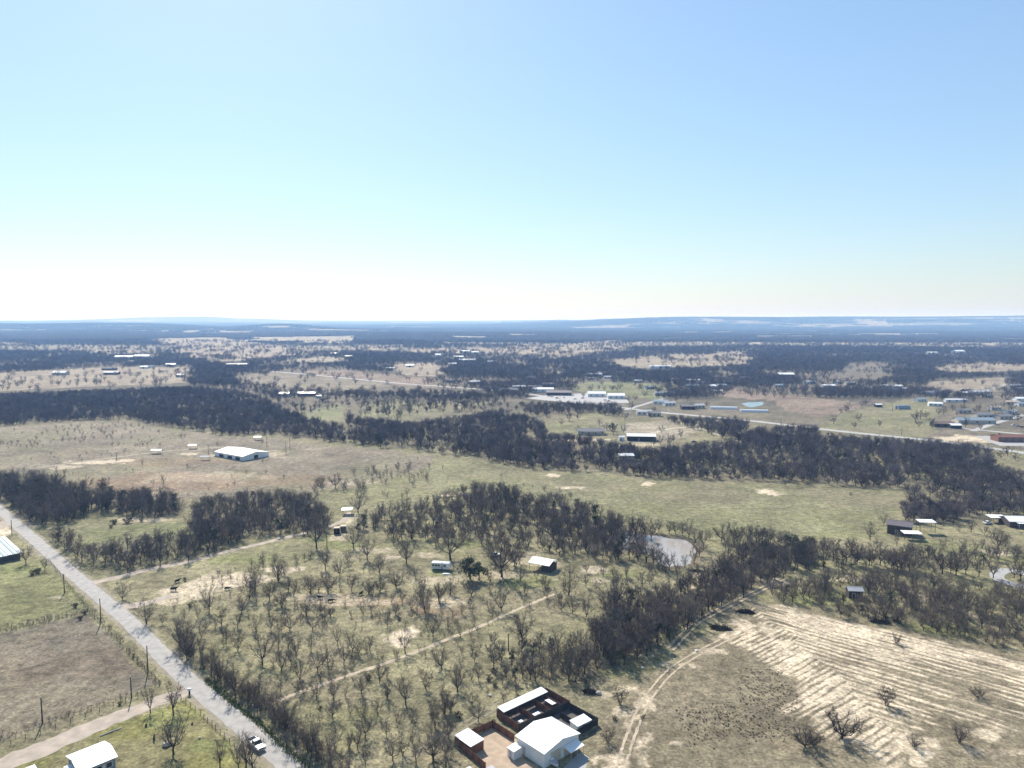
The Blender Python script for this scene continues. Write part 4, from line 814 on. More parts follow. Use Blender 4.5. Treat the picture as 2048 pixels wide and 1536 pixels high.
# small boat trailer-like white hull in front of the shop: a utility boat on its trailer
def boat(xy, rz, label):
    t = thing('boat', label, 'boat', xy, rz); mb = MB(); S = [(-2.3, .85, .75), (-1, .95, .7), (.4, .9, .68), (1.5, .6, .72), (2.4, .04, 1.0)]; n = len(S)
    vs = []
    for x, b, z0 in S: vs += [(x, -b, 1.25), (x, -b * .75, z0), (x, 0, z0 - .2), (x, b * .75, z0), (x, b, 1.25)]
    fs = [(i * 5 + j, i * 5 + j + 1, i * 5 + j + 6, i * 5 + j + 5) for i in range(n - 1) for j in range(4)] + [(0, 4, 3, 2, 1)]
    mb.add(vs, fs).build('hull', CARWHITE, t)
    mb = MB(); vs = [(x, s * b * .93, 1.2) for x, b, z0 in S for s in (-1, 1)]; mb.add(vs, [(2 * i, 2 * i + 2, 2 * i + 3, 2 * i + 1) for i in range(n - 1)]).build('deck', GREY_ROOF, t)
    MB().box((-.1, 0, 1.42), (.6, 1.0, .4), top=.7).build('console', CARWHITE, t); MB().box((-2.5, 0, 1.2), (.4, .45, .9), top=.8).build('outboard_motor', CARDARK, t)
    for s in (-1, 1): MB().cyl((-.7, s * .95, .32), .32, .2, 'y').build('trailer_wheel', RUBBER, t)
    MB().box((.5, 0, .38), (5, .12, .12)).build('trailer_tongue', GREY_ROOF, t); return t
boat(G(1104, 1529), head((1104, 1529), (1112, 1536)) , 'small white boat on its trailer at the corner of the workshop')

# rust-walled pens: fences of separate panels
def panel_fence(name, label, P, h, m, zpx=None, step=2.5, cat='fence', post_m=None):
    P = [G(x, y, h) for x, y in P]; x0, y0 = P[0]; t = thing(name, label, cat, (x0, y0)); cache = {}
    for (ax, ay), (bx, by) in zip(P[:-1], P[1:]):
        D = math.hypot(bx - ax, by - ay); n = max(1, round(D / step)); a = math.atan2(by - ay, bx - ax); w = D / n
        for k in range(n):
            key = round(w, 3)
            if key not in cache: cache[key] = MB().box((w / 2, 0, h / 2), (w - .12, .05, h - .08)).mesh('panel', m)
            o = place('panel', cache[key], t, (ax - x0 + (bx - ax) * k / n, ay - y0 + (by - ay) * k / n, 0)); o.rotation_euler = (0, 0, a + random.uniform(-.012, .012))
        for k in range(n + 1):
            if 'post' not in cache: cache['post'] = MB().box((0, 0, (h + .1) / 2 - .05), (.12, .12, h + .2)).mesh('post', post_m or BARK)
            place('post', cache['post'], t, (ax - x0 + (bx - ax) * k / n, ay - y0 + (by - ay) * k / n, 0))
    return t
Z = lambda *p: [(850 + x / 5.12, 1236 + y / 5.12) for x, y in p]
H1 = 2.0
BL, BR, FR, FL = Z((735, 935), (1240, 712), (1480, 845), (960, 1085))
panel_fence('pen_fence', 'rust-brown panel wall enclosing the long roofed pens', [BL, BR, FR], H1, RUST)
panel_fence('pen_fence', 'rust-brown end wall of the long roofed pens', [BL, FL], H1, RUST)
panel_fence('pen_fence', 'dark front wall of the long roofed pens', [FL, FR], H1, DARKPANEL)
lerp = lambda a, b, f: (a[0] + (b[0] - a[0]) * f, a[1] + (b[1] - a[1]) * f)
for f, lb in ((.33, 'rust-brown divider between the first two long pens'), (.64, 'rust-brown divider beside the pen with the white trough'), (.84, 'rust-brown divider of the last long pen')):
    panel_fence('pen_divider', lb, [lerp(lerp(BL, BR, f), lerp(FL, FR, f), .3), lerp(lerp(BL, BR, f), lerp(FL, FR, f), .98)], 1.7, RUST)
ctr, L, W, A = frame4(Z((735, 920), (1190, 715), (1258, 750), (810, 965)), 2.5)
t = thing('pen_shelter', 'long white lean-to roof over the back of the rust-walled pens', 'shelter', ctr, A); gable(t, L, W, 2.35, .3, WHITE_ROOF, RUST, walls=False, shed_roof=True)
posts(t, np.linspace(-L / 2 + .3, L / 2 - .3, 7), (-W / 2 + .2, W / 2 - .2), 2.35, .07)
slab('pen_floor', [BL, BR, FR, FL], PENDARK, .02, 'dark trodden soil floor of the long pens')
def trough(x, y, L, W, h, rz, label, m=PLASTIC):
    t = thing('water_trough', label, 'trough', G(*Z((x, y))[0]), rz); MB().box((0, 0, h / 2), (L, W, h)).build('basin', m, t); MB().box((0, 0, h + .03), (L + .12, W + .12, .06)).build('rim', m, t)
PA = head(Z((735, 935))[0], Z((1240, 712))[0])
t = thing('pen_hut', 'low white-roofed hut inside the long pens', 'hut', G(*Z((1290, 905))[0]), PA + math.pi / 2); gable(t, 2.9, 1.9, 1.2, .15, WHITE_ROOF, RUST, .1, .08, shed_roof=True)
trough(1140, 1003, 1.9, .9, .6, PA, 'white trough against the dark front wall of the pens'); trough(980, 1080, 1.0, .8, .6, PA, 'small white trough in the first long pen')
# black-walled yard
QA, QB, QC, QD = Z((1482, 865), (1770, 1020), (1540, 1150), (1250, 990))
panel_fence('yard_fence', 'black panel fence around the small yard beside the workshop', [QA, QB, QC], 1.9, DARKPANEL)
panel_fence('yard_fence', 'dark divider inside the black-fenced yard', Z((1385, 955), (1520, 1040)), 1.6, DARKPANEL)
slab('yard_floor', [QA, QB, QC, QD], PENDARK, .024, 'dark soil floor of the black-fenced yard')
ctr, L, W, A = frame4(Z((1480, 1060), (1625, 985), (1710, 1045), (1560, 1112)), 2.2)
t = thing('shed', 'small white-roofed shed inside the black-fenced yard', 'shed', ctr, A); gable(t, L, W, 2.1, .25, WHITE_ROOF, WHITE_WALL, .15, shed_roof=True); opening(t, 'door', DARK_IN, 0, -W / 2 + .15, .95, .9, 1.8, 'y-', BEIGE_WALL)
# dirt pen
E1, E2, E3, E4 = Z((305, 1215), (690, 1045), (912, 1185), (620, 1480))
panel_fence('pen_fence', 'rust-brown wall around the bare peach-coloured dirt pen', [E1, E2, E3], 1.9, RUST); panel_fence('pen_fence', 'dark rust wall on the pasture side of the dirt pen', [E1, E4], 1.9, RUST)
slab('pen_floor', Z((330, 1330), (690, 1130), (960, 1260), (1010, 1440), (1200, 1560), (900, 1640), (620, 1520)), PENDIRT, .021, 'bare peach-coloured dirt of the open pen')
ctr, L, W, A = frame4(Z((300, 1205), (470, 1320), (605, 1250), (440, 1130)), 2.3)
t = thing('shed', 'white-roofed shed in the corner of the dirt pen', 'shed', ctr, A); gable(t, L, W, 2.2, .2, WHITE_ROOF, RUST, .12, shed_roof=True); opening(t, 'door', DARK_IN, L * .1, W / 2 - .12, .95, 1.2, 1.8, 'y+', WOODM)
ctr, L, W, A = frame4(Z((845, 1330), (910, 1375), (995, 1330), (915, 1275)), 2.1)
t = thing('shed', 'boxy white shed standing against the workshop wall', 'shed', ctr, A); gable(t, L, W, 2.0, .2, WHITE_ROOF, WHITE_WALL, .1, shed_roof=True); opening(t, 'door', GREY_ROOF, 0, -W / 2 + .1, .95, .8, 1.8, 'y-', WHITE_WALL)
t = thing('shed', 'grey-white tin shed at the lower end of the dirt pen', 'shed', G(*Z((670, 1648))[0]), PA); gable(t, 2.4, 2.0, 1.9, .2, GREY_ROOF, WHITE_WALL, .1, shed_roof=True); opening(t, 'door', GREY_ROOF, 0, -.9, .95, .8, 1.7, 'y-', WHITE_WALL)
t = thing('shed', 'white shed roof standing in the grass below the dirt pen', 'shed', G(*Z((440, 1665))[0]), PA); gable(t, 2.6, 2.2, 1.9, .2, WHITE_ROOF, WHITE_WALL, .1, shed_roof=True)

# house by the driveway
ctr, L, W, A = frame4([(131, 1511), (209, 1481), (236, 1512), (155, 1546)], 3.0)
t = thing('bungalow', 'bright white-roofed bungalow beside the gravel driveway', 'house', ctr, A); l, w = gable(t, L, W, 2.9, .9, WHITE_ROOF, BLUEGREY, .45)
for k in (-.55, .1, .6): opening(t, 'window', GLASS, l * k, -w, 1.6, 1.4, 1.1, 'y-', WHITE_WALL)
opening(t, 'door', WHITE_WALL, l * .35, -w, 1.03, .95, 2.05, 'y-', GREY_ROOF)
MB().box((-l - .9, 0, 2.35), (1.6, 2.4, .1)).build('porch_roof', WHITE_ROOF, t)
t = thing('shed', 'low white roof edge showing below the bungalow', 'shed', G(52, 1563), A); gable(t, 4, 3, 2.2, .3, WHITE_ROOF, BEIGE_WALL, .2)
# pale green roofs by the lane
for i, (c, lb) in enumerate([([(-30, 1100), (2, 1070), (42, 1103), (14, 1130)], 'pale green ribbed metal roof barn beside the lane')]):
    pass
a_, b_ = G(5, 1074, 2.6), G(40, 1106, 2.6); A = math.atan2(b_[1] - a_[1], b_[0] - a_[0]); L = math.hypot(b_[0] - a_[0], b_[1] - a_[1])
t = thing('strip_roof_shed', 'low shed roofed in pale green and white metal strips beside the lane', 'shed', ((a_[0] + b_[0]) / 2 - 1.5, (a_[1] + b_[1]) / 2 - 1.5), A)
MB().box((0, -3, 1.1), (L - .8, 10.5, 2.2)).build('wall', BROWN_WALL, t)
for k in range(7): MB().prism([(-9 + k * 1.75, 2.25 + k * .05), (-9 + k * 1.75 + 1.55, 2.25 + k * .05), (-9 + k * 1.75 + 1.55, 2.45 + k * .05), (-9 + k * 1.75 + .8, 2.62 + k * .05), (-9 + k * 1.75, 2.45 + k * .05)], -L / 2 + (k % 3) * .5, L / 2 + (.4 if k % 2 else 0)).build('roof_strip', GREEN_ROOF if k % 2 else mat('pale_mint_roof', (.62, .66, .64), .5, .12, .8), t)
opening(t, 'door', DARK_IN, 0, -8.25, 1.0, 3, 2.0, 'y-', BEIGE_WALL)

# hillside barn
ctr, L, W, A = frame4([(439, 904), (492, 914.5), (532, 903), (470, 893.5)], 3.2)
t = thing('barn', 'large white metal barn on the hillside pasture', 'barn', ctr, A); l, w = gable(t, L, W, 3.2, 1.9, WHITE_ROOF, WHITE_WALL, .3)
opening(t, 'door', DARK_IN, l, 0, 1.4, 3.4, 2.7, 'x+', WHITE_WALL)
for k in (-.5, .1, .65): opening(t, 'bay_shade_panel', DARK_IN, l * k, -w, 1.1, l * .30, 2.0, 'y-')  # near-black panels paint in the shade of the open side under the eave
HILLSHEDS = [(314, 907, 7.5, 5, 'white-roofed loafing shed by the hillside track'), (386, 897, 6.5, 5, 'white-roofed loafing shed beyond the hillside track'), (411, 920, 6.5, 3.5, 'low grey-roofed feed shelter in front of the hillside barn'), (516, 880, 6, 5, 'white-roofed shed at the edge of the wood behind the hillside barn')]
for x, y, L, W, lb in HILLSHEDS: house('loafing_shed', lb, x, y, L, W, 2.6, .7, .1, GREY_ROOF if 'grey' in lb else WHITE_ROOF, DARK_IN, cat='shed', open_sides=True)
# grove buildings
house('shelter', 'tin-roofed open shelter in the grove below the oaks', 1086, 1137, 9.5, 8, 3.0, 1.1, head((1058, 1122), (1117, 1133)), WHITE_ROOF, WOODM, cat='shelter', open_sides=True)
t = thing('shed', 'dark block standing in for shade under the tin-roofed shelter', 'shed', G(1098, 1140), head((1058, 1122), (1117, 1133))); MB().box((0, 0, 1.35), (4, 5.5, 2.7)).build('wall', BROWN_WALL, t)  # dark box stands in for the shade beneath the open shelter roof
house('carport', 'white-roofed carport in the clearing', 695, 1028, 5.5, 6, 2.8, .5, .12, WHITE_ROOF, WOODM, cat='carport', open_sides=True)
for dx, dy, lb, hh in ((-6, 0, 'tall rust-brown storage box with pale top in the clearing', 2.9), (7, -5, 'shorter tan storage box beside the rust-brown one', 2.6)):
    t = thing('storage_box', lb, 'container', G(680 + dx, 1067 + dy), .15); MB().box((0, 0, hh / 2), (2.6, 2.6, hh)).build('body', RUST if dx < 0 else TAN_ROOF, t); MB().box((0, 0, hh + .05), (2.75, 2.75, .1)).build('lid', TAN_ROOF, t)
    for x in (-.64, .64): opening(t, 'door', DARK_IN if dx < 0 else WOODM, x, -1.3, hh * .48, 1.15, hh * .85, 'y-')
# camper trailer
def camper(xy, rz, label, L=7.6):
    t = thing('camper_trailer', label, 'camper', xy, rz); W, H = 2.4, 2.7; b = .6
    prof = [(-L / 2, b), (L / 2 - .1, b), (L / 2 + .15, b + .7), (L / 2 - .1, H + .25), (L / 2 - .5, H + .4), (-L / 2 + .2, H + .4), (-L / 2, H + .2)]
    MB().prism(prof, -W / 2, W / 2, 'y').build('body', CARWHITE, t)
    for x in (-2.9, -1.7, -.6, 1.9): opening(t, 'window', GLASS, x, -W / 2, 2.05, .85, .65, 'y-', GREY_ROOF, .04)
    opening(t, 'door', BEIGE_WALL, .75, -W / 2, 1.65, .75, 1.85, 'y-', GREY_ROOF, .04); MB().box((0, -W / 2 - .015, 1.25), (L - .4, .03, .16)).build('stripe', BLUEGREY, t)
    for x in (-.55, .4):
        for s in (-1, 1): o = MB().cyl((x, s * 1.05, .36), .36, .24, 'y').build('wheel', RUBBER, t); MB().cyl((x, s * 1.18, .36), .19, .02, 'y').build('rim', CHROME, o)
    MB().box((L / 2 + .8, 0, .5), (1.6, .16, .12)).build('hitch', CARDARK, t); MB().box((.5, 0, H + .53), (1.0, .7, .26), top=.85).build('air_conditioner', PLASTIC, t); MB().box((-2, 0, H + .45), (.4, .4, .12)).build('roof_vent', PLASTIC, t)
    return t
camper(G(882, 1139), -.16, 'white camper trailer parked on the grass in the grove')
t = thing('skiff', 'white upturned skiff on the grass below the camper', 'boat', G(893, 1149), -.1)
mb = MB(); vs = []
for x, b, z in ((-1.6, .5, .3), (-.8, .65, .45), (.4, .6, .45), (1.4, .3, .35), (1.9, .02, .1)): vs += [(x, -b, 0), (x, -b * .7, z), (x, b * .7, z), (x, b, 0)]
mb.add(vs, [(i * 4 + j, i * 4 + j + 1, i * 4 + j + 5, i * 4 + j + 4) for i in range(4) for j in range(3)] + [(0, 1, 2, 3)]).build('hull', PLASTIC, t)
# right side farm
house('barn', 'dark brown gabled barn at the edge of the meadow', 1799, 1066, 11, 8, 4.4, 1.5, head((1776, 1051), (1815, 1056)), DARK_ROOF, BROWN_WALL, cat='barn', nwin=0)
house('carport', 'white flat carport in front of the brown barn', 1822, 1078, 8, 4.6, 3.0, .25, -.12, WHITE_ROOF, WOODM, cat='carport', open_sides=True, shed_roof=True)
house('carport', 'tall white carport on slim posts behind the brown barn', 1851, 1064, 7.6, 4.6, 5.2, .25, -.08, WHITE_ROOF, WOODM, cat='carport', open_sides=True, shed_roof=True)
house('shed', 'small grey-roofed shed hidden in the brush above the cleared field', 1708, 1194, 5.6, 4.2, 3.0, .8, -.1, GREY_ROOF, BROWN_WALL, cat='shed', nwin=0)
house('farmhouse', 'white-roofed house among bare trees beyond the brown barn', 2036, 1050, 14, 10, 3, 1.4, -.08, WHITE_ROOF, BROWN_WALL, porch=True)
house('carport', 'pale carport beside the white-roofed house in the trees', 1992, 1044, 8, 5, 2.7, .3, -.05, WHITE_ROOF, WOODM, cat='carport', open_sides=True, shed_roof=True)
house('brick_building', 'long low red-brown brick building with chimney by the paved lot', 2030, 882, 34, 12, 4, 1.6, -.06, REDROOF, BRICK, cat='building', nwin=6, chimney=-13)
# farm behind the wood
house('farmhouse', 'dark shingled farmhouse with pale carport behind the wood', 1182, 868, 24, 11, 3.2, 1.8, -.06, SHINGLE, BEIGE_WALL, nwin=4, porch=True)
house('barn', 'long white-roofed open barn behind the wood', 1282, 880, 24, 12, 4, 1.4, -.12, WHITE_ROOF, DARK_IN, cat='barn', nwin=0)
house('shed', 'small bright white shed near the long open barn', 1243, 881, 5, 4, 3.2, .8, 0, WHITE_ROOF, WHITE_WALL, cat='shed', nwin=0)
house('shed', 'pale roof just showing among trees in the dense wood', 1251, 922, 11, 8, 4.5, 1.0, .1, WHITE_ROOF, BEIGE_WALL, cat='shed', nwin=0)
# growing tunnels
def tunnel(px, py, L, W, rz, label):
    t = thing('growing_tunnel', label, 'greenhouse', G(px, py), rz); n = 10
    prof = [(-W / 2 * math.cos(math.pi * k / n), W / 2 * math.sin(math.pi * k / n) * .9) for k in range(n + 1)]
    MB().prism(prof, -L / 2, L / 2).build('film_cover', POLY, t)
    for x in np.linspace(-L / 2, L / 2, 9): MB().tube([(x, a * 1.012, z * 1.012) for a, z in prof], .07, 4).build('hoop', GREY_ROOF, t)
    opening(t, 'door', DARK_IN, L / 2, 0, 1.2, 2.2, 2.4, 'x+', GREY_ROOF)
tunnel(1447, 818, 29, 6.5, -.16, 'white growing tunnel nearer the village houses'); tunnel(1508, 824, 29, 6.5, -.16, 'white growing tunnel next to the teal pond')
# far farms and the village: (px, py, length, width, eave, roof, wall, heading, label, group)
VIL = 'pale-roofed village building by the highway'; VG = 'village buildings'; DV = 'dark-roofed village house by the highway'
HIL = 'house among bare trees on the far side of the highway fields'; HG = 'houses beyond the highway fields'; FARW = 'tiny pale roof far off among the hazy woods'; FG = 'far-off roofs'
WR, GR, SG, BG, TR, DR = WHITE_ROOF, GREY_ROOF, SHINGLE, BLUEGREY, TAN_ROOF, DARK_ROOF
BL_ = [
 (122,750,24,16,5,WR,BEIGE_WALL,.0,'white-roofed barn alone on the tan field',None),(224,749,26,12,4,GR,BROWN_WALL,.1,'long grey-roofed barn on the tan field',None),
 (289,737,16,10,4,WR,WHITE_WALL,0,'white-roofed house along the top of the tan field',None),(342,733,20,12,5,WR,WHITE_WALL,.2,'white house at the far corner of the tan field',None),(362,754,14,10,4,WR,BEIGE_WALL,-.2,'small pale house below the tan field corner',None),
 (219,740,28,9,3.5,SG,BROWN_WALL,.05,'dark long house along the top of the tan field',None),(250,719,46,22,7,WR,WHITE_WALL,.02,'long bright white plant building under the two masts',None),(285,718,40,20,8,WR,WHITE_WALL,0,'taller bright white plant building under the two masts',None),
 (187,708,16,10,5,WR,WHITE_WALL,.3,FARW,FG),(474,733,44,14,5,WR,WHITE_WALL,.02,'long white shed beyond the straight highway',None),
 (569,793,14,12,4,WR,WHITE_WALL,.1,'bright white-roofed house at the edge of the dark wood',None),(614,792,24,9,4,WR,BROWN_WALL,.04,'long white-roofed stable beside the farm drive',None),(637,796,7,6,3,WR,WHITE_WALL,.3,'tiny white shed by the farm drive',None),
 (697,716,20,12,5,WR,WHITE_WALL,0,FARW,FG),(669,710,24,12,5,GR,WHITE_WALL,.1,FARW,FG),(876,715,16,14,8,WR,WHITE_WALL,.2,FARW,FG),(917,717,26,14,5,WR,WHITE_WALL,.1,FARW,FG),(935,724,40,16,5,WR,WHITE_WALL,-.1,FARW,FG),(905,732,18,12,5,WR,WHITE_WALL,.1,FARW,FG),
 (930,706,28,16,6,WR,WHITE_WALL,.1,FARW,FG),(950,708,22,12,6,WR,WHITE_WALL,.1,FARW,FG),(983,727,22,12,5,GR,WHITE_WALL,.2,FARW,FG),(1864,709,30,14,6,WR,WHITE_WALL,0,FARW,FG),(1916,709,34,20,10,WR,WHITE_WALL,.3,'large white hall far off in the hazy woods',None),
 (1016,785,26,12,4,SG,BEIGE_WALL,.1,DV,VG),(1038,778,20,10,4,WR,WHITE_WALL,.3,VIL,VG),(1070,779,22,12,4,GR,WHITE_WALL,.0,VIL,VG),(1086,784,30,12,4.5,WR,WHITE_WALL,-.05,VIL,VG),(1096,773,18,11,4,DR,BROWN_WALL,.1,DV,VG),(1118,790,34,14,4,DR,BROWN_WALL,-.1,DV,VG),
 (1193,793,24,14,4.5,WR,WHITE_WALL,-.05,'white flat hall in the concrete yard',None),(1232,797,22,14,4.5,WR,WHITE_WALL,-.08,'second white hall in the concrete yard',None),
 (1187,753,30,14,4,GR,WHITE_WALL,.2,HIL,HG),(1205,750,18,12,4,GR,BEIGE_WALL,-.2,HIL,HG),(1320,737,44,12,5,WR,WHITE_WALL,0,'long white shed on the pinkish far field',None),(1385,765,30,10,4,WR,WHITE_WALL,-.1,HIL,HG),(1384,776,20,10,4,BG,BEIGE_WALL,.2,HIL,HG),
 (1422,778,14,10,5,WR,WHITE_WALL,.4,'small white barn at the corner of the pinkish field',None),(1329,791,28,11,3.5,BG,BEIGE_WALL,-.05,DV,VG),(1322,808,18,10,3.5,BG,WHITE_WALL,-.3,DV,VG),(1338,811,14,8,3.5,GR,WHITE_WALL,.2,VIL,VG),(1375,818,16,9,3.5,SG,BROWN_WALL,0,DV,VG),(1396,816,14,9,3.5,GR,BEIGE_WALL,.2,VIL,VG),(1288,829,16,9,3.5,GR,WHITE_WALL,-.1,VIL,VG),(1308,832,14,9,3.5,SG,BEIGE_WALL,-.1,DV,VG),
 (1570,755,28,16,6,WR,BROWN_WALL,.05,'white-roofed open barn beyond the pinkish field',None),(1656,776,20,10,4,WR,WHITE_WALL,.1,HIL,HG),(1804,757,14,9,5,mat('purple_red_roof',(.22,.10,.12),.8,.2,1),BRICK,.1,'small purple-red barn on the far slope',None),(1794,777,14,9,4,WR,WHITE_WALL,0,HIL,HG),(1808,783,14,8,4.5,WR,WHITE_WALL,.4,HIL,HG),(1785,784,16,9,3.5,BG,BEIGE_WALL,0,HIL,HG),
 (1856,790,18,11,4,SG,WHITE_WALL,.1,HIL,HG),(1878,788,16,10,4,SG,BEIGE_WALL,-.2,HIL,HG),(1911,804,27,6,3.2,WR,WHITE_WALL,-.03,'long white mobile home below the hillside lane',None),(1958,789,26,12,4,GR,BEIGE_WALL,0,HIL,HG),(1935,786,16,10,4,DR,BROWN_WALL,.3,HIL,HG),(2042,783,20,12,4,BG,WHITE_WALL,.3,HIL,HG),(2030,776,20,10,4,GR,WHITE_WALL,.1,HIL,HG),(2044,802,20,9,3.5,WR,WHITE_WALL,0,HIL,HG),
 (1756,814,8,6,3,WR,DARK_IN,.0,'small dark shelter with white roof on the olive field',None),(1885,853,20,10,3.2,mat('brown_roof',(.17,.12,.09),.9,.2,1),BROWN_WALL,-.05,'brown ranch house near the paved street',None),(1909,856,10,8,3,WR,DARK_IN,-.1,'white-roofed carport shed next to the brown ranch house',None),(1947,846,36,13,3.5,BG,BEIGE_WALL,-.04,'long blue-grey roofed house above the paved street',None),(1964,836,18,10,4,SG,BEIGE_WALL,.1,'grey shingled house behind the blue-grey one',None),(2005,838,16,10,3.5,SG,BEIGE_WALL,.2,HIL,HG),
 (264,726,14,9,4,GR,WHITE_WALL,.2,FARW,FG),(300,736,20,9,4,SG,WHITE_WALL,0,FARW,FG),
 (1240,748,16,10,4,SG,WHITE_WALL,.1,HIL,HG),(1450,768,18,10,4,SG,BEIGE_WALL,.1,HIL,HG),(1490,760,18,10,4,GR,WHITE_WALL,0,HIL,HG),(1620,768,18,10,4,GR,WHITE_WALL,.2,HIL,HG),(1700,770,16,10,4,SG,BEIGE_WALL,.0,HIL,HG),(820,734,18,10,4,WR,WHITE_WALL,0,FARW,FG),(780,740,18,10,4,GR,WHITE_WALL,.2,FARW,FG),(1060,760,18,10,4,GR,WHITE_WALL,.2,HIL,HG),(950,768,16,10,4,GR,WHITE_WALL,.1,HIL,HG),(900,765,16,9,4,SG,BEIGE_WALL,.1,HIL,HG),
] + [(x, y, 11 + (x * 7) % 6, 8, 3.4, (GR, SG, WR, BG, TR)[(x * 3 + y) % 5], (WHITE_WALL, BEIGE_WALL)[x % 2], ((x * 13) % 9 - 4) * .12, HIL, HG) for x, y in [(1558,774),(1676,767),(1770,775),(1929,790),(1975,795),(2025,809),(2042,812),(1182,760),(1216,757),(1349,762),(1400,768),(1370,784),(1443,774),(1436,786),(1300,778),(1275,765),(1840,803),(1870,812),(1988,820),(2020,828),(1925,826)]]
MK2 = [(n, G(*p)) for n, p in [('the concrete yard', (1190,797)), ('the green village field', (1220,778)), ('the pinkish field', (1600,808)), ('the teal pond', (1505,809)), ('the hillside lane', (1900,788)), ('the long white shed', (1320,737)), ('the blue-grey long house', (1947,846)), ('the olive field', (1780,840)), ('the far slope', (1740,742)), ('the straight highway', (900,774)), ('the growing tunnels', (1447,818)), ('the brick building', (2030,882)), ('the white mobile home', (1911,804)), ('the purple-red barn', (1804,757))]]
ROOFN = {'white_metal_roof': 'white-roofed', 'grey_metal_roof': 'grey-roofed', 'grey_shingle': 'dark-shingled', 'blue_grey_roof': 'blue-grey-roofed', 'weathered_tan_roof': 'tan-roofed', 'brown_grey_roof': 'brown-roofed'}
for px, py, L, W, e, rm, wm, hd, lb, gp in BL_:
    if gp in (HG, VG):
        q = sorted((math.dist(G(px, py), m), n) for n, m in MK2 if m and n); lb = f"{'long' if L > 19 else 'small'} {ROOFN.get(rm.name, 'pale-roofed')} house between {q[0][1]} and {q[1][1]}"
    t = thing('farm_building' if 'barn' in lb or 'shed' in lb or 'hall' in lb or 'stable' in lb or 'plant' in lb else 'far_house', lb, 'building' if gp or 'hall' in lb or 'plant' in lb else ('barn' if 'barn' in lb or 'stable' in lb else 'house'), G(px, py), hd, gp)
    l, w = gable(t, L, W, e, W * .16, rm, wm)
    if py > 740 and wm is not DARK_IN:
        for k in range(3): opening(t, 'window', GLASS, -l * .65 + k * l * .65, -w, e * .5, 1.8, 1.4, 'y-', None, .08)
    else: opening(t, 'door', DARK_IN, 0, -w, e * .4, min(5, L * .25), e * .75, 'y-', None, .08)
# dark rounded hut
t = thing('quonset_hut', 'dark rounded metal hut on the olive field', 'hut', G(1805, 818), 0.05); pr = [(-4 * math.cos(math.pi * k / 10), 4.6 * math.sin(math.pi * k / 10)) for k in range(11)]
MB().prism(pr, -7, 7).build('shell', BG, t); opening(t, 'door', DARK_IN, -7, 0, 1.6, 3, 3.2, 'x-', GREY_ROOF)
# round pen roof masts
for x, b, tp in ((272, 716, 700), (284, 716, 699)):
    X, Y = G(x, b); h = height_at(x, b, tp); t = thing('radio_mast', 'slim mast rising above the bright white plant', 'mast', (X, Y), 0, 'masts at the plant'); MB().tube([(0, 0, 0), (0, 0, h)], [.7, .35], 5).build('pole', GREY_ROOF, t)
    for k in (.55, .8): MB().box((0, 0, h * k), (3, .5, .5)).build('crossarm', GREY_ROOF, t)

# ------------------------------------------------------------------ vehicles
def wheels(t, xs, y, r=.38):
    for x in xs:
        for s in (-1, 1):
            o = MB().cyl((x, s * y, r), r, .26, 'y', 16).build('wheel', RUBBER, t); MB().cyl((x, s * (y + .135), r), r * .58, .03, 'y', 10).build('rim', CHROME, o)
def pickup(xy, rz, label, paint):
    t = thing('pickup_truck', label, 'truck', xy, rz, z=.07)
    mb = MB(); mb.prism([(2.85, .45), (2.9, .75), (2.82, 1.05), (1.25, 1.16), (-.55, 1.16), (-.55, .45)], -.96, .96, 'y')              # hood and cab base
    mb.box((-1.75, -.92, .82), (2.4, .09, .72)); mb.box((-1.75, .92, .82), (2.4, .09, .72)); mb.box((-2.92, 0, .82), (.08, 1.9, .70)); mb.build('body', paint, t)
    MB().box((-1.72, 0, .56), (2.32, 1.72, .10)).build('bed_floor', CARDARK, t)
    c = MB().add([(-.55, -.9, 1.165), (1.25, -.9, 1.165), (1.25, .9, 1.165), (-.55, .9, 1.165), (-.42, -.74, 1.78), (.55, -.74, 1.78), (.55, .74, 1.78), (-.42, .74, 1.78)], [(0, 1, 5, 4), (1, 2, 6, 5), (2, 3, 7, 6), (3, 0, 4, 7)]).build('windows', GLASS, t)
    MB().box((.065, 0, 1.82), (1.05, 1.54, .09), top=.94).build('cab_roof', paint, t)
    for x, z in ((-.50, 1.47), ):
        for s in (-1, 1): MB().tube([(-.5, s * .89, 1.16), (-.40, s * .75, 1.8)], .05, 4).build('pillar', paint, t); MB().tube([(1.22, s * .89, 1.16), (.55, s * .75, 1.8)], .045, 4).build('pillar', paint, t)
    for s in (-1, 1):
        MB().box((2.84, s * .72, .86), (.12, .36, .2)).build('headlight', LAMP, t); MB().box((-2.97, s * .85, .95), (.05, .14, .34)).build('tail_light', REDLENS, t); MB().box((1.05, s * 1.07, 1.22), (.14, .22, .18)).build('mirror', CARDARK, t)
    MB().box((2.9, 0, .82), (.06, 1.0, .26)).build('grille', CARDARK, t); MB().box((2.94, 0, .5), (.14, 1.86, .2)).build('bumper', CHROME, t); MB().box((-3.0, 0, .5), (.14, 1.8, .18)).build('bumper', CHROME, t)
    wheels(t, (1.85, -1.75), .82, .39); return t
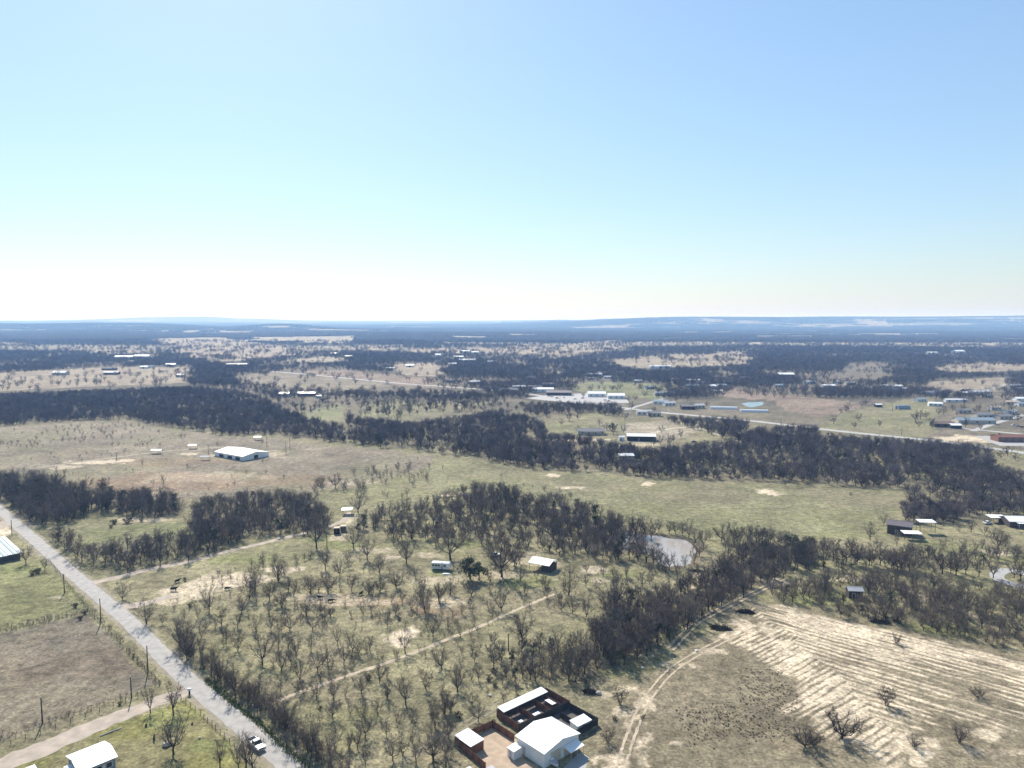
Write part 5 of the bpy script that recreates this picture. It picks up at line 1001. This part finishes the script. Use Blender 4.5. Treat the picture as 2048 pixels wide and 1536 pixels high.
def car(xy, rz, label, paint, group=None):
    t = thing('parked_car', label, 'car', xy, rz, group, z=.12)
    MB().prism([(2.25, .35), (2.3, .68), (1.2, .88), (-1.6, .92), (-2.25, .85), (-2.25, .35)], -.88, .88, 'y').build('body', paint, t)
    MB().add([(-1.6, -.82, .9), (1.1, -.82, .88), (1.1, .82, .88), (-1.6, .82, .9), (-1.0, -.64, 1.42), (.35, -.64, 1.42), (.35, .64, 1.42), (-1.0, .64, 1.42)], [(0, 1, 5, 4), (1, 2, 6, 5), (2, 3, 7, 6), (3, 0, 4, 7)]).build('windows', GLASS, t)
    MB().box((-.325, 0, 1.44), (1.42, 1.32, .06)).build('roof', paint, t); wheels(t, (1.4, -1.4), .78, .33)
    for s in (-1, 1): MB().box((2.26, s * .6, .66), (.08, .3, .14)).build('headlight', LAMP, t)
    return t
pickup(G(513, 1494), head((470, 1444), (520, 1488)), 'white pickup truck driving on the paved lane', CARWHITE)
car(G(8, 1117), .5, 'dark vehicle parked below the pale green barn roof', CARDARK)
car(G(990, 1112), .1, 'small white car parked under the oaks of the grove', CARWHITE)
car(G(1388, 885), .1, 'dark car parked at the farm behind the wood', CARDARK)
for x, y, r, p in [(1104,794,.1,CARWHITE),(1098,793,.1,CARSILVER),(1114,797,.1,CARDARK),(1128,796,1.2,CARWHITE),(1150,799,.2,CARWHITE),(1165,797,.9,CARSILVER),(1210,801,.3,CARWHITE),(1218,803,.3,CARRED),(1254,828,.2,CARWHITE),(1296,826,.1,CARDARK),(1140,791,.1,CARSILVER)]:
    car(G(x, y), r, 'parked car at the village yard beside the highway', p, 'village cars')
for x, y, r, p in [(2036,853,.1,CARSILVER),(2044,855,.1,CARDARK),(2028,851,.1,CARWHITE)]: car(G(x, y), r, 'car parked along the street above the brick building', p, 'cars above the brick building')
car(G(1975, 1048), .3, 'white car parked by the carport in the trees', CARWHITE)

# ------------------------------------------------------------------ poles and fences
def pole(x, y, tp, label, group, arm=True):
    X, Y = G(x, y); h = max(5.5, height_at(x, y, tp)); t = thing('utility_pole', label, 'pole', (X, Y), .9, group); MB().tube([(0, 0, -.3), (0, 0, h)], [.19, .13], 8).build('shaft', POLEM, t)
    if arm:
        MB().box((0, .17, h - .5), (1.9, .11, .13)).build('crossarm', POLEM, t)
        for q in (-.85, .85): MB().cyl((q, .17, h - .36), .06, .16).build('insulator', PLASTIC, t)
        MB().cyl((.28, 0, h - 1.5), .22, .7).build('transformer', GREY_ROOF, t)
    else: MB().cyl((0, 0, h + .08), .06, .18).build('insulator', PLASTIC, t)
for x, y, tp in [(296,1345,1291),(202,1246,1197),(129,1186,1148),(24,1070,1040)]: pole(x, y, tp, 'dark wooden utility pole along the lane fence', 'poles along the lane', False)
for x, y, tp in [(263,1397,1354),(85,1447,1395)]: pole(x, y, tp, 'dark wooden utility pole beside the gravel driveway', 'poles by the driveway', False)
for x, y, tp in [(534,893,873),(572,907,885),(580,897,875),(417,911,888),(233,921,905),(444,868,848)]: pole(x, y, tp, 'thin utility pole on the hillside pasture', 'hillside poles')
for x, y, tp in [(1785,823,808),(1803,871,857),(1562,847,836),(1332,821,808),(1120,800,786),(960,783,768),(850,775,760)]: pole(x, y, tp, 'utility pole beside the distant highway', 'highway poles')
pole(654, 1096, 1066, 'lone utility pole in the clearing by the storage boxes', None)
pole(1017, 1302, 1286, 'short post pole standing in the thicket', None, False)
def wire_fence(P, label, h=1.25, step=3.0, nw=4, r=.075):
    P = [G(*p) for p in P]; x0, y0 = P[0]; t = thing('wire_fence', label, 'fence', (x0, y0)); pm_ = MB().tube([(0, 0, -.2), (0, 0, h)], r, 5).mesh('post', POLEM); Q = []
    for (ax, ay), (bx, by) in zip(P[:-1], P[1:]):
        n = max(1, round(math.hypot(bx - ax, by - ay) / step)); Q += [(ax + (bx - ax) * k / n - x0, ay + (by - ay) * k / n - y0) for k in range(n)]
    Q.append((P[-1][0] - x0, P[-1][1] - y0))
    for q in Q: o = place('post', pm_, t, (q[0] + random.uniform(-.08, .08), q[1] + random.uniform(-.08, .08), 0)); o.rotation_euler = (random.uniform(-.04, .04), random.uniform(-.04, .04), 0); o.scale = (1, 1, random.uniform(.88, 1.12))
    for k in range(nw): MB().tube([(x, y, h * (.25 + .7 * k / (nw - 1))) for x, y in Q], .018, 3, False).build('wire', WIREM, t)
wire_fence([(98,1122),(175,1220),(240,1290),(320,1368)], 'wire fence between the paddocks and the lane')
wire_fence([(-60,1277),(0,1263),(90,1243),(176,1222)], 'wire fence dividing the green and the dry paddock')
wire_fence([(320,1370),(300,1384),(200,1424),(80,1468),(-40,1512)], 'wire fence along the gravel driveway')
wire_fence([(362,1398),(400,1428),(440,1466),(480,1505),(520,1545)], 'post fence of the lawn along the lane', 1.2, 2.6)
wire_fence([(1880,1090),(1940,1094),(1985,1098)], 'post fence below the white-roofed house', 1.3, 2.5, 3)
wire_fence([(1865,1078),(1905,1082),(1960,1086),(1985,1098)], 'post fence of the little paddock behind the brown barn', 1.3, 2.5, 3)
# mailbox
t = thing('mailbox', 'white mailbox on a dark post at the driveway mouth', 'mailbox', G(379, 1389)); MB().box((0, 0, .55), (.35, .35, 1.3)).build('post', POLEM, t)
MB().prism([(-.3, 1.2), (.3, 1.2), (.3, 1.55), (.18, 1.72), (-.18, 1.72), (-.3, 1.55)], -.45, .45).build('box', PLASTIC, t); MB().box((.1, -.33, 1.5), (.05, .03, .3)).build('flag', REDLENS, t)

# ------------------------------------------------------------------ cattle
def skin_mesh(name, verts, edges, radii, m):
    me = bpy.data.meshes.new(name); me.from_pydata(verts, edges, []); o = bpy.data.objects.new(name, me); COL.objects.link(o)
    sk = o.modifiers.new('skin', 'SKIN'); sk.use_smooth_shade = True
    for i, (a, b) in enumerate(radii): me.skin_vertices[0].data[i].radius = (a, b)
    me.skin_vertices[0].data[0].use_root = True
    ss = o.modifiers.new('sub', 'SUBSURF'); ss.levels = ss.render_levels = 1
    dg = bpy.context.evaluated_depsgraph_get(); out = bpy.data.meshes.new_from_object(o.evaluated_get(dg)); bpy.data.objects.remove(o); out.materials.clear(); out.materials.append(m); return out
def cow_mesh(graze):
    hz, hx = (.45, 1.75) if graze else (1.42, 1.55)
    V = [(-.15, 0, .98), (-.85, 0, 1.05), (.55, 0, 1.0), (1.0, 0, .95 if graze else 1.25), (hx - .15, 0, hz + .25 if graze else hz), (hx + .2, 0, hz - .08),
         (-.95, .2, .75), (-1.05, .22, .45), (-.98, .22, .03), (-.95, -.2, .75), (-.85, -.22, .45), (-.92, -.22, .03),
         (.62, .2, .62), (.62, .21, .35), (.66, .21, .03), (.62, -.2, .62), (.55, -.21, .35), (.52, -.21, .03), (-1.12, 0, 1.1), (-1.22, 0, .5)]
    E = [(0, 1), (0, 2), (2, 3), (3, 4), (4, 5), (1, 6), (6, 7), (7, 8), (1, 9), (9, 10), (10, 11), (2, 12), (12, 13), (13, 14), (2, 15), (15, 16), (16, 17), (1, 18), (18, 19)]
    Rr = [(.40, .44), (.33, .38), (.34, .42), (.19, .25), (.14, .16), (.09, .1), (.15, .13), (.08, .08), (.07, .07), (.15, .13), (.08, .08), (.07, .07), (.12, .12), (.08, .08), (.07, .07), (.12, .12), (.08, .08), (.07, .07), (.06, .06), (.04, .04)]
    return skin_mesh('cow', V, E, Rr, BLACKHIDE)
CM = [cow_mesh(True), cow_mesh(False)]
EARS = MB().spike((1.45, .1, 1.5), (1.4, .38, 1.52), .06).spike((1.45, -.1, 1.5), (1.4, -.38, 1.52), .06)
for i, (x, y, rz, lb, gp) in enumerate([(348,1182,.1,'large black cow standing on the bare sandy patch',None),(355,1165,.9,'black cow in the pair behind the large one on bare sand','pair of cows'),(370,1161,2.3,'black cow in the pair behind the large one on bare sand','pair of cows'),(455,1180,.2,'black cow by itself among the mesquites near the sandy patch',None),(640,1198,3.0,'black cow resting on the pinkish soil among the mesquites','cows on the pinkish soil'),(662,1204,.3,'black cow resting on the pinkish soil among the mesquites','cows on the pinkish soil'),(722,1190,1.0,'black cow further along the pinkish soil',None)]):
    o = place('cow', CM[0 if i in (2, 3, 5) else 1]); X, Y = G(x, y); o.location = (X, Y, 0); o.rotation_euler = (0, 0, rz); s = 1.1 if i == 0 else .92; o.scale = (s, s, s); tag(o, lb, 'cow', gp)

# ------------------------------------------------------------------ brush piles and small things
def brush_pile(px, py, L, W, H, label, m=BARK):
    t = thing('brush_pile', label, 'brush pile', G(px, py), -.3); rg = random.Random(int(px)); logs, tw = MB(), MB()
    for k in range(60):
        a = rg.uniform(0, 6.28); r = math.sqrt(rg.random()); x, y = math.cos(a) * r * L / 2, math.sin(a) * r * W / 2; z = H * (1 - r * r) * rg.random() + .1; d = Vector((rg.gauss(0, 1), rg.gauss(0, .7), rg.gauss(0, .35))).normalized() * rg.uniform(.5, 1.5)
        logs.tube([(x - d.x, y - d.y, max(.05, z - d.z)), (x + d.x, y + d.y, max(.05, z + d.z))], rg.uniform(.04, .13), 5)
    for k in range(420):
        a = rg.uniform(0, 6.28); r = math.sqrt(rg.random()); x, y = math.cos(a) * r * L / 2, math.sin(a) * r * W / 2; z = H * (1 - r * r) * rg.random(); d = Vector((rg.gauss(0, 1), rg.gauss(0, 1), abs(rg.gauss(0, .7)))).normalized() * rg.uniform(.4, 1.3); tw.spike((x, y, z), (x + d.x, y + d.y, z + d.z), .045)
    logs.build('logs', m, t)['kind'] = 'stuff'; tw.build('sticks', m, t)['kind'] = 'stuff'; return t
DB = mat('charred_wood', (.030, .026, .024), .95, .4, 2)
brush_pile(1442, 1258, 6.5, 3.4, 1.5, 'dark brush pile at the edge of the cleared field', DB); brush_pile(1491, 1225, 6.0, 2.8, 1.3, 'dark brush pile nearer the sandy track bend', DB)
brush_pile(1393, 1143, 4, 1.2, .5, 'small log heap on the pond dam'); brush_pile(1760, 1245, 6, 2, .9, 'brown brush heap along the upper edge of the cleared field'); brush_pile(1180, 1385, 3, 1.6, .6, 'low brush heap by the corner of the pens')
def bag(x, y, s, label, m=PLASTIC):
    rg = random.Random(int(x)); t = MB(); n = 8; vs = []
    for k, (rr, z) in enumerate(((.9, 0), (1.0, .35), (.7, .75), (.2, .95))): vs += [(math.cos(6.283 * j / n) * rr * rg.uniform(.85, 1.15) * s, math.sin(6.283 * j / n) * rr * rg.uniform(.85, 1.15) * s, z * s) for j in range(n)]
    t.add(vs, [(i * n + j, i * n + (j + 1) % n, (i + 1) * n + (j + 1) % n, (i + 1) * n + j) for i in range(3) for j in range(n)] + [tuple(3 * n + j for j in range(n))]); X, Y = G(x, y); return t.build('x', m, None, (X, Y, .1))
for x, y, s, nm, lb, c in [(1393,1303,.5,'feed_sack','white sack lying on the field by the two-rut track','sack'),(1285,1337,.45,'feed_sack','white sack lying on the grass below the tree belt','sack'),(1197,1388,.8,'stone','grey-green boulder near the pens','stone'),(333,1491,1.0,'stone','pale boulder on the lawn by the large tree','stone'),(399,1477,.35,'stone','small white stone on the lawn','stone'),(980,1392,.4,'bucket','yellowish bucket in the pasture outside the pens','bucket')]:
    o = bag(x, y, s, lb, STONE if nm == 'stone' else PLASTIC); o.name = nm; tag(o, lb, c)
t = thing('log', 'pale log lying by the gravel driveway', 'log', G(221, 1465), head((208, 1470), (234, 1460))); MB().tube([(-2.3, 0, .14), (.5, .05, .15), (2.4, -.05, .12)], [.16, .14, .1], 8).build('stem', STONE, t)
for x, y, h, lb in [(308,1480,1.6,'dark snag stump on the lawn between the trees'),(292,1453,.7,'short dark stump on the lawn by the driveway'),(384,1449,.5,'small dark stump on the lawn near the post fence')]:
    t = thing('stump', lb, 'stump', G(x, y)); MB().tube([(0, 0, -.1), (.05, 0, h * .6), (.2, .1, h)], [.28, .22, .08], 7).build('stem', BARK, t); MB().spike((.05, 0, h * .5), (-.3, .1, h * .9), .08).build('branch_stub', BARK, t)

# tufts on the brown field, uncountable
rg = np.random.default_rng(5); TP = [(1370,1330),(1560,1340),(1600,1400),(1580,1470),(1640,1560),(1380,1560),(1360,1450),(1340,1380)]; W_ = [G(*p) for p in TP]
x = rg.uniform(min(p[0] for p in W_), max(p[0] for p in W_), 5200); y = rg.uniform(130, max(p[1] for p in W_), 5200); k = inpoly(*proj(x, y, 0), TP) & (rg.uniform(0, 1, 5200) < np.clip(fbm(x, y, 14, 2, 4) * 2 - .8, 0, 1))
tm = MB()
for a, b in zip(x[k], y[k]):
    s = rg.uniform(.12, .30)
    for q in range(5): an = q * 1.26 + a; tm.spike((a, b, .05), (a + math.cos(an) * s, b + math.sin(an) * s, .1 + s * .9), s * .45)
tag(tm.build('weeds', mat('dead_weed', (.10, .075, .05), .95, .3, 2)), 'dark dead weed tufts dotting the brown cleared field', 'weeds', kind='stuff')
# green verge grass along the hedgerow
vg = MB(); P = resample([G(*p) for p in [(412,1358),(437,1381),(465,1404),(495,1428),(525,1452),(560,1488),(610,1532),(660,1580)]], .25); r2 = random.Random(4)
for (a, b) in P:
    for q in range(9):
        X, Y = a + r2.gauss(0, .6), b + r2.gauss(0, .55); an = r2.uniform(0, 6.28); s = r2.uniform(.2, .5); vg.spike((X, Y, 0), (X + math.cos(an) * s * .6, Y + math.sin(an) * s * .6, s * 1.2), .09)
tag(vg.build('grass', mat('verge_grass', (.115, .16, .035), .9, .35, 1)), 'bright green grass strip at the foot of the hedgerow', 'grass', kind='stuff')

# ------------------------------------------------------------------ haze: one closed box of even thin air
hz = bpy.data.materials.new('haze_air'); hz.use_nodes = True; N, L = hz.node_tree.nodes, hz.node_tree.links; N.remove(N['Principled BSDF'])
pv = N.new('ShaderNodeVolumePrincipled'); pv.inputs['Density'].default_value = HAZE; pv.inputs['Color'].default_value = (.31, .55, 1.0, 1); pv.inputs['Absorption Color'].default_value = (1, 1, 1, 1); pv.inputs['Anisotropy'].default_value = .1
L.new(pv.outputs[0], N['Material Output'].inputs['Volume'])
zt, zb = float(max(Zg.max(), 110.0)) + 25.0, float(Zg.min()) - 1.5
o = MB().box((0, 20500, (zt + zb) / 2), (140000, 45000, zt - zb)).build('haze', hz); tag(o, 'thin blue haze over the valley', 'haze', kind='stuff')
